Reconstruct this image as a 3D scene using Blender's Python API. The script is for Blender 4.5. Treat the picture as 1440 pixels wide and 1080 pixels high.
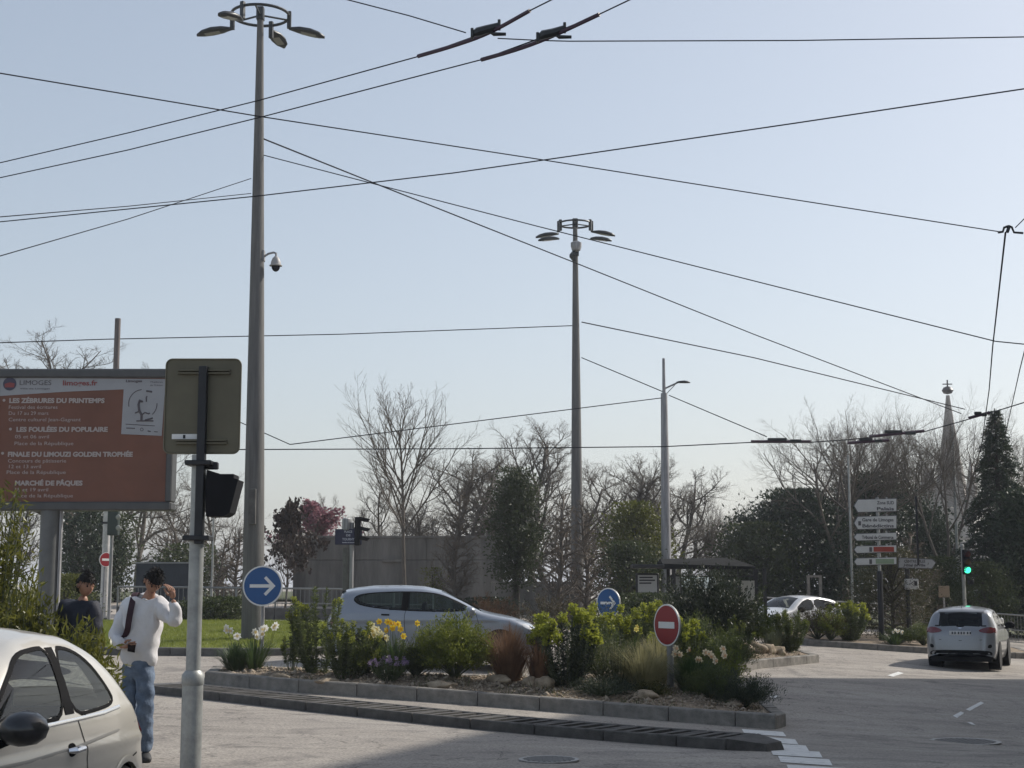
import bpy, bmesh, math, random
import numpy as np
from mathutils import Vector, Matrix
from mathutils.bvhtree import BVHTree
R = math.radians
for o in list(bpy.data.objects): bpy.data.objects.remove(o)
scn = bpy.context.scene
COL = scn.collection
random.seed(7); np.random.seed(7)

# ------------------------------------------------------------------ camera, sky, sun, exposure
F_PX, HOR, CAMZ = 2100.0, 825.0, 1.65          # focal length in photo pixels, horizon row, eye height
PITCH = math.atan((HOR - 540) / F_PX)
cam = bpy.data.cameras.new('camera'); cam.sensor_width = 36; cam.lens = F_PX / 1440 * 36
cam.clip_start = 0.1; cam.clip_end = 6000
co = bpy.data.objects.new('camera', cam); COL.objects.link(co)
co.location = (0, 0, CAMZ); co.rotation_euler = (math.pi / 2 + PITCH, 0, 0); scn.camera = co
SUN_AZ, SUN_EL = R(60), R(38)                   # azimuth to the right of the view axis (+Y)
w = bpy.data.worlds.new('World'); scn.world = w; w.use_nodes = True
nt = w.node_tree; bg = nt.nodes['Background']
sky = nt.nodes.new('ShaderNodeTexSky'); sky.sky_type = 'NISHITA'; sky.sun_disc = False
sky.sun_elevation = SUN_EL; sky.sun_rotation = SUN_AZ
sky.air_density = 1.0; sky.dust_density = 2.0; sky.ozone_density = 1.0; sky.altitude = 100
hs = nt.nodes.new('ShaderNodeHueSaturation'); hs.inputs['Saturation'].default_value = .8
gm = nt.nodes.new('ShaderNodeGamma'); gm.inputs[1].default_value = .7
nt.links.new(sky.outputs[0], gm.inputs[0]); nt.links.new(gm.outputs[0], hs.inputs['Color']); nt.links.new(hs.outputs[0], bg.inputs[0]); bg.inputs[1].default_value = 0.134
sl = bpy.data.lights.new('sun', 'SUN'); sl.energy = 2.5; sl.angle = R(0.9); sl.color = (1, .94, .85)
so = bpy.data.objects.new('sun', sl); COL.objects.link(so); so.location = (30, 20, 40)
sd = Vector((math.sin(SUN_AZ) * math.cos(SUN_EL), math.cos(SUN_AZ) * math.cos(SUN_EL), math.sin(SUN_EL)))
so.rotation_euler = (-sd).to_track_quat('-Z', 'Y').to_euler()
vs = scn.view_settings; vs.view_transform = 'Standard'; vs.look = 'None'; vs.gamma = 1; vs.exposure = 0.82
vs.use_curve_mapping = False

# ------------------------------------------------------------------ terrain height and picture-to-place helpers
cp, sp = math.cos(PITCH), math.sin(PITCH)
def sstep(a, b, x):
    t = min(1, max(0, (x - a) / (b - a))); return t * t * (3 - 2 * t)
def G(x, y):
    k = .06 * sstep(11, 24, y)
    u = (min(x, 26) + 3.5) / 1.2
    wv = 1.2 * (math.log1p(math.exp(u)) if u < 30 else u)
    return -k * wv + .035 * max(0, min(y, 56) - 24)
def ray(px, py):
    a = (px - 720) / F_PX; b = (540 - py) / F_PX
    d1 = cp - b * sp; d2 = sp + b * cp
    return a / d1, d2 / d1
def at(px, py, Y):
    a, b = ray(px, py); return Vector((a * Y, Y, CAMZ + b * Y))
def gnd(px, py):
    a, b = ray(px, py); lo = y = 2.
    while y < 300 and CAMZ + b * y >= G(a * y, y): lo = y; y += .25
    hi = y
    for _ in range(30):
        m = (lo + hi) / 2
        if CAMZ + b * m < G(a * m, m): hi = m
        else: lo = m
    return Vector((a * lo, lo, G(a * lo, lo)))
def onfloor(px, Y, up=0):
    a, _ = ray(px, 860); return Vector((a * Y, Y, G(a * Y, Y) + up))

# ------------------------------------------------------------------ materials
MATS = {}
def mat(name, col, rough=.6, metal=0, var=.0, vs_=3., bump=0, bs=40., spec=.5, col2=None, stretch=None, coat=0, detail=6):
    if name in MATS: return MATS[name]
    m = bpy.data.materials.new(name); m.use_nodes = True; n = m.node_tree; L = n.links
    b = n.nodes['Principled BSDF']; b.inputs['Roughness'].default_value = rough
    b.inputs['Metallic'].default_value = metal; b.inputs['Specular IOR Level'].default_value = spec
    b.inputs['Base Color'].default_value = (*col, 1)
    if coat: b.inputs['Coat Weight'].default_value = coat; b.inputs['Coat Roughness'].default_value = .04
    if var or col2 or bump:
        tc = n.nodes.new('ShaderNodeTexCoord'); src = tc.outputs['Object']
        if stretch:
            mp = n.nodes.new('ShaderNodeMapping'); mp.inputs['Scale'].default_value = stretch
            L.new(src, mp.inputs[0]); src = mp.outputs[0]
    if var or col2:
        nz = n.nodes.new('ShaderNodeTexNoise'); nz.inputs['Scale'].default_value = vs_; nz.inputs['Detail'].default_value = detail
        nz.inputs['Roughness'].default_value = .65
        L.new(src, nz.inputs[0])
        rp = n.nodes.new('ShaderNodeValToRGB')
        c1 = tuple(c * (1 - var) for c in col); c2 = col2 if col2 else tuple(min(1, c * (1 + var)) for c in col)
        rp.color_ramp.elements[0].position = .32; rp.color_ramp.elements[0].color = (*c1, 1)
        rp.color_ramp.elements[1].position = .68; rp.color_ramp.elements[1].color = (*c2, 1)
        L.new(nz.outputs[0], rp.inputs[0]); L.new(rp.outputs[0], b.inputs['Base Color'])
    if bump:
        n2 = n.nodes.new('ShaderNodeTexNoise'); n2.inputs['Scale'].default_value = bs; n2.inputs['Detail'].default_value = 5
        L.new(src, n2.inputs[0])
        bp = n.nodes.new('ShaderNodeBump'); bp.inputs['Strength'].default_value = bump; bp.inputs['Distance'].default_value = .02
        L.new(n2.outputs[0], bp.inputs['Height']); L.new(bp.outputs[0], b.inputs['Normal'])
    MATS[name] = m; return m
def leafmat(name, col, col2, rough=.5, trans=.35, vs_=1.7):
    """thin leaf: diffuse + gloss + light through the blade"""
    if name in MATS: return MATS[name]
    m = mat(name, col, rough, 0, 0, vs_, col2=col2, spec=.3); n = m.node_tree; L = n.links
    b = n.nodes['Principled BSDF']; out = n.nodes['Material Output']
    tr = n.nodes.new('ShaderNodeBsdfTranslucent'); mx = n.nodes.new('ShaderNodeMixShader'); mx.inputs[0].default_value = trans
    csrc = b.inputs['Base Color'].links[0].from_socket
    L.new(csrc, tr.inputs[0]); L.new(b.outputs[0], mx.inputs[1]); L.new(tr.outputs[0], mx.inputs[2]); L.new(mx.outputs[0], out.inputs[0])
    return m
def glassmat(name, tint=(.35, .4, .4), refl=.25, rough=.02):
    if name in MATS: return MATS[name]
    m = bpy.data.materials.new(name); m.use_nodes = True; n = m.node_tree; L = n.links
    n.nodes.remove(n.nodes['Principled BSDF']); out = n.nodes['Material Output']
    t = n.nodes.new('ShaderNodeBsdfTransparent'); t.inputs[0].default_value = (*tint, 1)
    g = n.nodes.new('ShaderNodeBsdfGlossy'); g.inputs['Roughness'].default_value = rough
    lw = n.nodes.new('ShaderNodeLayerWeight'); lw.inputs[0].default_value = refl
    mx = n.nodes.new('ShaderNodeMixShader')
    L.new(lw.outputs['Fresnel'], mx.inputs[0]); L.new(t.outputs[0], mx.inputs[1]); L.new(g.outputs[0], mx.inputs[2]); L.new(mx.outputs[0], out.inputs[0])
    MATS[name] = m; return m
def emit(name, col, s):
    if name in MATS: return MATS[name]
    m = bpy.data.materials.new(name); m.use_nodes = True
    b = m.node_tree.nodes['Principled BSDF']; b.inputs['Base Color'].default_value = (*col, 1)
    b.inputs['Emission Color'].default_value = (*col, 1); b.inputs['Emission Strength'].default_value = s
    MATS[name] = m; return m

# ------------------------------------------------------------------ object helpers
def tag(o, label=None, cat=None, group=None, kind=None):
    if label: o['label'] = label
    if cat: o['category'] = cat
    if group: o['group'] = group
    if kind: o['kind'] = kind
    return o
def empty(name, loc=(0, 0, 0), rz=0, label=None, cat=None, group=None):
    o = bpy.data.objects.new(name, None); COL.objects.link(o); o.empty_display_size = .2
    o.location = loc; o.rotation_euler = (0, 0, rz); return tag(o, label, cat, group)
def link(name, me, m=None, parent=None, loc=None, rot=None, smooth=False):
    o = bpy.data.objects.new(name, me); COL.objects.link(o)
    if m is not None and not me.materials:
        me.materials.append(m)
    if parent: o.parent = parent
    if loc is not None: o.location = loc
    if rot is not None: o.rotation_euler = rot
    if smooth: me.polygons.foreach_set('use_smooth', [True] * len(me.polygons))
    return o
def npmesh(name, V, Fc):
    """V (N,3), Fc (M,k) -> mesh"""
    V = np.asarray(V, dtype=np.float32); Fc = np.asarray(Fc, dtype=np.int32); k = Fc.shape[1]
    me = bpy.data.meshes.new(name); me.vertices.add(len(V)); me.vertices.foreach_set('co', V.ravel())
    me.loops.add(Fc.size); me.loops.foreach_set('vertex_index', Fc.ravel())
    me.polygons.add(len(Fc)); me.polygons.foreach_set('loop_start', np.arange(0, Fc.size, k, dtype=np.int32))
    me.update(calc_edges=True); return me
class MB:
    def __init__(s): s.v = []; s.f = []
    def add(s, v, f):
        b = len(s.v); s.v += [tuple(p) for p in v]; s.f += [tuple(i + b for i in q) for q in f]; return s
    def box(s, x0, x1, y0, y1, z0, z1, bev=0):
        if bev <= 0:
            v = [(x, y, z) for z in (z0, z1) for y in (y0, y1) for x in (x0, x1)]
            return s.add(v, [(0, 2, 3, 1), (4, 5, 7, 6), (0, 1, 5, 4), (2, 6, 7, 3), (0, 4, 6, 2), (1, 3, 7, 5)])
        b = bev; rings = []
        for z, i in ((z0, b), (z0 + b, 0), (z1 - b, 0), (z1, b)):
            X0, X1, Y0, Y1 = x0 + i, x1 - i, y0 + i, y1 - i
            c = b if i == 0 else b * .5
            rings.append([(X0 + c, Y0, z), (X1 - c, Y0, z), (X1, Y0 + c, z), (X1, Y1 - c, z), (X1 - c, Y1, z), (X0 + c, Y1, z), (X0, Y1 - c, z), (X0, Y0 + c, z)])
        v = sum(rings, []); f = [tuple(range(7, -1, -1)), tuple(range(24, 32))]
        for r in range(3):
            for k in range(8): f.append((r * 8 + k, r * 8 + (k + 1) % 8, r * 8 + 8 + (k + 1) % 8, r * 8 + 8 + k))
        return s.add(v, f)
    def tube(s, pts, rad, n=8, cap=True):
        pts = [Vector(p) for p in pts]; N = len(pts)
        if not isinstance(rad, (list, tuple)): rad = [rad] * N
        v = []; f = []; ref = None
        for i, p in enumerate(pts):
            d = (pts[min(i + 1, N - 1)] - pts[max(i - 1, 0)])
            d = d.normalized() if d.length > 1e-9 else Vector((0, 0, 1))
            if ref is None: ref = d.orthogonal().normalized()
            u = (ref - d * ref.dot(d)); u = u.normalized() if u.length > 1e-6 else d.orthogonal().normalized(); ref = u
            wv = d.cross(u)
            for k in range(n):
                a = 2 * math.pi * k / n; v.append(p + (u * math.cos(a) + wv * math.sin(a)) * rad[i])
        for i in range(N - 1):
            for k in range(n):
                f.append((i * n + k, i * n + (k + 1) % n, i * n + n + (k + 1) % n, i * n + n + k))
        if cap: f.append(tuple(range(n - 1, -1, -1))); f.append(tuple(range((N - 1) * n, N * n)))
        return s.add(v, f)
    def cyl(s, p, h, r0, r1=None, n=12):
        p = Vector(p); return s.tube([p, p + Vector((0, 0, h))], [r0, r0 if r1 is None else r1], n)
    def lathe(s, prof, c=(0, 0, 0), n=24, axis='z'):
        """prof: (r, h) list"""
        v = []; f = []
        for r, h in prof:
            for k in range(n):
                a = 2 * math.pi * k / n; x, y = r * math.cos(a), r * math.sin(a)
                q = (x, y, h) if axis == 'z' else ((x, h, y) if axis == 'y' else (h, x, y))
                v.append((q[0] + c[0], q[1] + c[1], q[2] + c[2]))
        for i in range(len(prof) - 1):
            for k in range(n): f.append((i * n + k, i * n + (k + 1) % n, i * n + n + (k + 1) % n, i * n + n + k))
        f.append(tuple(range(n - 1, -1, -1))); f.append(tuple(range((len(prof) - 1) * n, len(prof) * n)))
        return s.add(v, f)
    def prism(s, poly, y0, y1):
        """poly in x,z; extruded along y"""
        n = len(poly); v = [(x, y0, z) for x, z in poly] + [(x, y1, z) for x, z in poly]
        f = [tuple(range(n)), tuple(range(2 * n - 1, n - 1, -1))]
        for k in range(n): f.append((k, (k + 1) % n, n + (k + 1) % n, n + k)[::-1])
        return s.add(v, f)
    def mesh(s, name):
        me = bpy.data.meshes.new(name); me.from_pydata(s.v, [], s.f)
        bm = bmesh.new(); bm.from_mesh(me); bmesh.ops.recalc_face_normals(bm, faces=bm.faces); bm.to_mesh(me); bm.free(); return me
    def build(s, name, m, parent=None, loc=None, rot=None, smooth=False):
        o = link(name, s.mesh(name), m, parent, loc, rot)
        if smooth:
            o.data.polygons.foreach_set('use_smooth', [True] * len(o.data.polygons))
            try: o.data.set_sharp_from_angle(angle=R(40))
            except Exception: pass
        return o
def text(parent, body, loc, size, m, align='LEFT', bold=0., sx=1., name='lettering', rz=0, tilt=0):
    cu = bpy.data.curves.new('t', 'FONT'); cu.body = body; cu.size = size; cu.align_x = align; cu.extrude = .001; cu.offset = bold; cu.resolution_u = 3
    t = bpy.data.objects.new('t', cu); COL.objects.link(t)
    bpy.context.view_layer.update()
    me = bpy.data.meshes.new_from_object(t.evaluated_get(bpy.context.evaluated_depsgraph_get()))
    bpy.data.objects.remove(t)
    me.materials.clear(); o = link(name, me, m, parent, loc, (math.pi / 2, tilt, rz)); o.scale = (sx, 1, 1); return o
def drape(name, outline, off, m, res=1.0, fn=G, parent=None, crown=None):
    bm = bmesh.new(); vv = [bm.verts.new((p[0], p[1], 0)) for p in outline]; bm.faces.new(vv)
    xs = [p[0] for p in outline]; ys = [p[1] for p in outline]
    for ax, lo, hi in ((0, min(xs), max(xs)), (1, min(ys), max(ys))):
        t = lo + res
        while t < hi:
            c = (t, 0, 0) if ax == 0 else (0, t, 0); nn = (1, 0, 0) if ax == 0 else (0, 1, 0)
            bmesh.ops.bisect_plane(bm, geom=bm.verts[:] + bm.edges[:] + bm.faces[:], plane_co=c, plane_no=nn); t += res
    bmesh.ops.triangulate(bm, faces=bm.faces[:])
    for v in bm.verts: v.co.z = fn(v.co.x, v.co.y) + off + (crown(v.co.x, v.co.y) if crown else 0)
    bmesh.ops.recalc_face_normals(bm, faces=bm.faces[:])
    me = bpy.data.meshes.new(name); bm.to_mesh(me); bm.free()
    if len(me.polygons) and me.polygons[0].normal.z < 0: me.flip_normals()
    return link(name, me, m, parent)
def chaikin(P, n=2, closed=True):
    P = [tuple(p) for p in P]
    for _ in range(n):
        Q = []; N = len(P)
        for i in range(N if closed else N - 1):
            a, b = P[i], P[(i + 1) % N]
            Q.append(tuple(a[k] * .75 + b[k] * .25 for k in range(len(a)))); Q.append(tuple(a[k] * .25 + b[k] * .75 for k in range(len(a))))
        if not closed: Q = [P[0]] + Q + [P[-1]]
        P = Q
    return P
def inpoly(x, z, P):
    c = False; n = len(P); j = n - 1
    for i in range(n):
        if (P[i][1] > z) != (P[j][1] > z) and x < (P[j][0] - P[i][0]) * (z - P[i][1]) / (P[j][1] - P[i][1]) + P[i][0]: c = not c
        j = i
    return c
def skinbody(verts, edges, radii, sub=2):
    me = bpy.data.meshes.new('sk'); me.from_pydata(verts, edges, []); o = bpy.data.objects.new('sk', me); COL.objects.link(o)
    md = o.modifiers.new('s', 'SKIN'); md.use_smooth_shade = True
    for i, d in enumerate(me.skin_vertices[0].data):
        r = radii[i]; d.radius = r if isinstance(r, tuple) else (r, r); d.use_root = (i == 0)
    sb = o.modifiers.new('u', 'SUBSURF'); sb.levels = sub; sb.render_levels = sub
    bpy.context.view_layer.update()
    out = bpy.data.meshes.new_from_object(o.evaluated_get(bpy.context.evaluated_depsgraph_get()))
    bpy.data.objects.remove(o); out.polygons.foreach_set('use_smooth', [True] * len(out.polygons)); return out
def joinmesh(name, parts):
    V = []; Fc = []
    for me in parts:
        b = len(V); V += [tuple(v.co) for v in me.vertices]; Fc += [tuple(i + b for i in p.vertices) for p in me.polygons]
    me = bpy.data.meshes.new(name); me.from_pydata(V, [], Fc); me.polygons.foreach_set('use_smooth', [True] * len(me.polygons)); return me

# shared materials
def M_asphalt():
    m = bpy.data.materials.new('asphalt'); m.use_nodes = True; n = m.node_tree; L = n.links; b = n.nodes['Principled BSDF']
    tc = n.nodes.new('ShaderNodeTexCoord')
    def noise(sc, det, st=None, dist=0):
        z = n.nodes.new('ShaderNodeTexNoise'); z.inputs['Scale'].default_value = sc; z.inputs['Detail'].default_value = det; z.inputs['Roughness'].default_value = .6
        z.inputs['Distortion'].default_value = dist
        src = tc.outputs['Object']
        if st:
            mp = n.nodes.new('ShaderNodeMapping'); mp.inputs['Scale'].default_value = st[0]; mp.inputs['Rotation'].default_value = (0, 0, st[1]); L.new(src, mp.inputs[0]); src = mp.outputs[0]
        L.new(src, z.inputs[0]); return z.outputs[0]
    def ramp(src, a, ca, c, cc):
        r = n.nodes.new('ShaderNodeValToRGB'); r.color_ramp.elements[0].position = a; r.color_ramp.elements[0].color = (*ca, 1)
        r.color_ramp.elements[1].position = c; r.color_ramp.elements[1].color = (*cc, 1); L.new(src, r.inputs[0]); return r.outputs[0]
    def mul(a, c, f=1):
        x = n.nodes.new('ShaderNodeMix'); x.data_type = 'RGBA'; x.blend_type = 'MULTIPLY'; x.inputs[0].default_value = f
        L.new(a, x.inputs[6]); L.new(c, x.inputs[7]); return x.outputs[2]
    big = ramp(noise(.35, 6), .3, (.305, .278, .25), .7, (.385, .356, .322))
    grain = ramp(noise(34, 6), .36, (.5, .5, .51), .64, (1.32, 1.29, 1.24))
    streak = ramp(noise(1.2, 5, ((.16, 1.4, 1), R(16))), .38, (.9, .9, .9), .62, (1.05, 1.05, 1.04))
    spot = ramp(noise(.9, 8, None, 1.2), .32, (.6, .6, .62), .47, (1, 1, 1))
    # crack lines where a noise crosses its mid value
    cr = noise(.5, 7, None, .8)
    ma = n.nodes.new('ShaderNodeMath'); ma.operation = 'SUBTRACT'; ma.inputs[1].default_value = .5; L.new(cr, ma.inputs[0])
    mb = n.nodes.new('ShaderNodeMath'); mb.operation = 'ABSOLUTE'; L.new(ma.outputs[0], mb.inputs[0])
    crack = ramp(mb.outputs[0], .0, (.3, .3, .3), .007, (1, 1, 1))
    track = ramp(noise(.55, 4, ((.08, 1.1, 1), R(24)), .3), .36, (.76, .76, .77), .52, (1.04, 1.04, 1.04))
    c = mul(mul(mul(mul(mul(big, grain, .75), streak), spot, .8), track, .55), crack, .8)
    L.new(c, b.inputs['Base Color']); b.inputs['Roughness'].default_value = .82; b.inputs['Specular IOR Level'].default_value = .35
    bp = n.nodes.new('ShaderNodeBump'); bp.inputs['Strength'].default_value = .55; bp.inputs['Distance'].default_value = .01
    L.new(noise(70, 4), bp.inputs['Height']); L.new(bp.outputs[0], b.inputs['Normal']); return m
ASPH = M_asphalt()
CONC = mat('concrete_kerb', (.19, .178, .16), .85, 0, .5, 3.2, .6, 40)
CONC_DK = mat('dark_concrete', (.12, .117, .112), .9, 0, .3, 4, .5, 50)
STEEL = mat('galvanised_steel', (.33, .34, .33), .5, .35, .2, 9)
DARKMET = mat('dark_metal', (.025, .026, .03), .45, .3, .2, 6)
BLACKPL = mat('black_plastic', (.010, .010, .012), .7, 0, .15, 8, spec=.2)
WHITE = mat('white_paint', (.72, .72, .70), .5, 0, .06, 6)
WIREM = mat('wire_metal', (.03, .031, .036), .95, 0, .2, 3, spec=.05)
RUBBER = mat('tyre_rubber', (.018, .018, .018), .85, 0, .2, 12)
SOIL = mat('mulch_soil', (.17, .125, .085), .95, 0, .5, 9, .8, 30, col2=(.33, .26, .185))
GALV = mat('weathered_pole_steel', (.30, .30, .31), .55, .35, .35, 3, .1, 20, stretch=(6, 6, .5))

# ================================================================== THE SETTING
def axis(lo, hi, step, far):
    a = list(np.arange(lo, hi + .01, step)); e = []
    d = step
    x = a[-1]
    while x < far: d *= 1.6; x += d; e.append(x)
    x = a[0]; d = step; b = []
    while x > -far: d *= 1.6; x -= d; b.append(x)
    return b[::-1] + a + e
def make_ground():
    X = axis(-16, 28, .5, 2500); Y = axis(-4, 60, .5, 2500); nx = len(X)
    V = [(x, y, G(x, y)) for y in Y for x in X]
    Fc = [(j * nx + i, j * nx + i + 1, j * nx + nx + i + 1, j * nx + nx + i) for j in range(len(Y) - 1) for i in range(nx - 1)]
    o = link('ground', npmesh('ground', V, Fc), ASPH, smooth=True); tag(o, kind='structure'); return o
make_ground()

def poly_len(P): return sum((Vector(P[i + 1]) - Vector(P[i])).length for i in range(len(P) - 1))
def walk(P, step):
    """resample a polyline (2D) every step"""
    out = []; P = [Vector(p) for p in P]; carry = 0
    for i in range(len(P) - 1):
        d = P[i + 1] - P[i]; l = d.length; t = carry
        while t < l: out.append((P[i] + d * (t / l))); t += step
        carry = t - l
    out.append(P[-1]); return out
def kerb(name, line, width, height, stone, m, parent_label=None, side=1):
    """kerb stones along a line; side=+1 puts the stone to the left of the walking direction"""
    root = empty(name, (line[0][0], line[0][1], G(*line[0]))); tag(root, kind='structure')
    S = walk([Vector(p) for p in line], stone)
    for i in range(len(S) - 1):
        a, b = S[i], S[i + 1]; d = b - a
        if d.length < .15: continue
        l = d.length - .014; n = Vector((-d.y, d.x)).normalized() * side; dd = d.normalized()
        a = a + dd * .007; h = height + random.uniform(-.006, .006)
        v = []; bev = .018
        for t in (0, l):
            q = a + dd * t
            prof = [(0, -.12), (0, h - bev), (bev, h), (width - .01, h), (width, h - .01), (width, -.12)]
            jit = random.uniform(-.004, .004)
            for o_, z in prof:
                pt = q + n * (o_ + jit); v.append((pt.x, pt.y, G(q.x, q.y) + z))
        f = [(0, 1, 2, 3, 4, 5), (11, 10, 9, 8, 7, 6)] + [(k, k + 6, k + 7, k + 1) for k in range(5)]
        c = Vector(v[0]); o = MB().add([Vector(p) - c for p in v], f).build('kerb_stone', m, None)
        o.parent = root; o.location = c - root.location
    return root

# planted island in the road
def g2(px, py): p = gnd(px, py); return (p.x, p.y)
ISL = [g2(288, 962), g2(330, 966), g2(400, 973), g2(600, 987), g2(800, 1003), g2(1000, 1019), g2(1090, 1026)]
ISL_R = [ISL[-1], (4.15, 22.9), (4.25, 24.6), (4.35, 29.0), (4.85, 32.6), (5.6, 34.3), (7.0, 36.4), (7.55, 37.3)]
ISL_B = [(7.55, 37.3), (7.35, 39.2), (6.2, 39.6), (3.6, 36.2), (2.0, 30.6), (.4, 27.2), (-2.2, 26.2), (-4.6, 26.9), (-5.25, 26.6), ISL[0]]
def inset(P, d):
    n = len(P); out = []
    for i in range(n):
        a, b, c = Vector(P[i - 1]), Vector(P[i]), Vector(P[(i + 1) % n])
        n1 = Vector((-(b - a).y, (b - a).x)).normalized(); n2 = Vector((-(c - b).y, (c - b).x)).normalized()
        m = (n1 + n2); m = m.normalized() if m.length > 1e-3 else n1
        out.append(tuple(b + m * d))
    return out
ISL_OUT = ISL[:-1] + ISL_R[:-1] + ISL_B[:-1]
kerb('island_kerb', ISL, .2, .21, 1.0, CONC)
kerb('island_kerb', ISL_R, .2, .2, 1.0, CONC)
kerb('island_kerb', ISL_B, .2, .2, 1.0, CONC)
ISL_IN = inset(ISL_OUT, .19)
def isl_mound(x, y):
    d = 9
    for i in range(len(ISL_OUT)):
        a, b = Vector(ISL_OUT[i - 1]), Vector(ISL_OUT[i]); p = Vector((x, y)); ab = b - a
        t = max(0, min(1, (p - a).dot(ab) / ab.dot(ab))); d = min(d, (p - a - ab * t).length)
    return .12 * sstep(.2, 1.4, d) + .015 * math.sin(x * 5.1 + y * 2.3) * sstep(.15, .5, d)
tag(drape('planting_bed', ISL_IN, .165, SOIL, .4, crown=isl_mound), kind='structure')
def bedz(x, y): return G(x, y) + .165 + isl_mound(x, y)

# lawn across the road with its own kerb
LAWN = [(-40, 31.6), (-9, 31.35), (-6.2, 31.0), (-4.6, 31.3), (-3.4, 32.4), (-2.8, 34.5), (-2.6, 41.0), (-40, 41.5)]
GRASSM = mat('lawn_turf', (.11, .145, .022), .9, 0, .25, 1.2, .8, 60, col2=(.2, .22, .04))
kerb('lawn_kerb', [(-14, 31.45), (-9, 31.35), (-6.2, 31.0), (-4.6, 31.3), (-3.4, 32.4), (-2.8, 34.5)], .16, .16, 1.0, CONC_DK)
tag(drape('lawn', inset(LAWN, .15), .15, GRASSM, 1.0), kind='structure')
rg = np.random.RandomState(3)
def blades(name, N, xr, yr, zf, h, wd, m, lean=.4, inside=None):
    x = rg.uniform(xr[0], xr[1], N); y = rg.uniform(yr[0], yr[1], N)
    if inside is not None:
        k = np.array([inside(a, b) for a, b in zip(x, y)]); x, y = x[k], y[k]
    N = len(x); z = np.array([zf(a, b) for a, b in zip(x, y)])
    ang = rg.uniform(0, 6.28, N); hh = h * rg.uniform(.5, 1.2, N); dx, dy = np.cos(ang) * wd, np.sin(ang) * wd
    lx, ly = rg.normal(0, lean, N) * hh, rg.normal(0, lean, N) * hh
    V = np.stack([np.stack([x - dx, y - dy, z], 1), np.stack([x + dx, y + dy, z], 1), np.stack([x + lx, y + ly, z + hh], 1)], 1).reshape(-1, 3)
    Fc = np.arange(N * 3).reshape(-1, 3); return link(name, npmesh(name, V, Fc), m)
BLADE = leafmat('grass_blade', (.15, .19, .03), (.27, .3, .055), trans=.45)
tag(blades('lawn_grass', 60000, (-13, -2.9), (31.3, 41), lambda x, y: G(x, y) + .14, .07, .008, BLADE, inside=lambda x, y: inpoly(x, y, inset(LAWN, .2))),
    'short mown green grass blades of the lawn behind the concrete mast', 'grass', kind='stuff')

# far island with the direction signs
FAR = [(8.35, 43.7), (11.9, 43.3), (15.2, 43.6), (15.5, 46.5), (12, 49.5), (8.6, 48.5), (7.9, 45.5)]
kerb('far_kerb', [FAR[6], FAR[0], FAR[1], FAR[2], FAR[3]], .18, .17, 1.0, CONC)
tag(drape('far_planting_bed', inset(FAR, .17), .15, SOIL, .7), kind='structure')
def farz(x, y): return G(x, y) + .15
# pavement beyond the road on the far side
PAVE = mat('pale_pavement', (.36, .32, .28), .85, 0, .18, 2, .3, 40)
tag(drape('far_pavement', [(-2.4, 42), (6.5, 50.5), (17.5, 52.5), (45, 47), (60, 62), (60, 90), (-45, 90), (-45, 42.5), (-6, 42.5)], .006, PAVE, 2.0), kind='structure')
GRASS2 = mat('park_grass', (.045, .065, .02), .95, 0, .35, .8, .8, 30, col2=(.12, .125, .05))
tag(drape('park_ground', [(-60, 57), (-14, 55.2), (8, 55.5), (18, 55.5), (60, 60), (60, 140), (-60, 140)], .09, GRASS2, 3.0), kind='structure')

# low ladder-shaped separator between the lanes
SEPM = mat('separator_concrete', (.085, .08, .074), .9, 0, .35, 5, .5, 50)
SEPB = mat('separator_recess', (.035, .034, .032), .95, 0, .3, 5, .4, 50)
def separator():
    A, B = Vector(g2(205, 975)), Vector(g2(1022, 1055))
    P = walk([A, A.lerp(B, .33) + Vector((-.16, -.22)), A.lerp(B, .66) + Vector((-.12, -.17)), B], 1.0)
    root = empty('lane_separator', (A.x, A.y, G(A.x, A.y)), 0, 'low grey ladder-shaped lane separator with recessed cells in front of the island kerb', 'separator')
    W_, Hh = .76, .125
    for i in range(len(P) - 1):
        a, b = P[i], P[i + 1]; d = b - a
        if d.length < .3: continue
        last = i >= len(P) - 2
        l = d.length - .012; ang = math.atan2(d.y, d.x)
        mb = MB(); rs = .045
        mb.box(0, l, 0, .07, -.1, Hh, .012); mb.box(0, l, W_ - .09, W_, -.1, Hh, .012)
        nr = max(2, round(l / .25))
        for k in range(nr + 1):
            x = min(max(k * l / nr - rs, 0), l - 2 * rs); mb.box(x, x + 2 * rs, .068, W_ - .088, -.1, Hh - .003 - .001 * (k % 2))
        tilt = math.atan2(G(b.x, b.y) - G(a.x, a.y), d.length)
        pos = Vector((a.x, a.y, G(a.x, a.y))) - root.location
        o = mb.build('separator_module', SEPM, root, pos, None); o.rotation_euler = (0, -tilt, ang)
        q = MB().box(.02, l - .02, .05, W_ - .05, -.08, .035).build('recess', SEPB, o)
    # splayed end piece
    a = P[-1]; d = P[-1] - P[-2]; ang = math.atan2(d.y, d.x)
    mb = MB(); v = [(0, 0, -.1), (.42, .22, -.1), (.42, .64, -.1), (0, W_, -.1), (0, 0, Hh), (.36, .24, .07), (.36, .62, .07), (0, W_, Hh)]
    mb.add(v, [(0, 3, 2, 1), (4, 5, 6, 7), (0, 1, 5, 4), (1, 2, 6, 5), (2, 3, 7, 6), (3, 0, 4, 7)])
    mb.build('end_piece', SEPM, root, Vector((a.x, a.y, G(a.x, a.y))) - root.location, (0, 0, ang))
separator()

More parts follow.
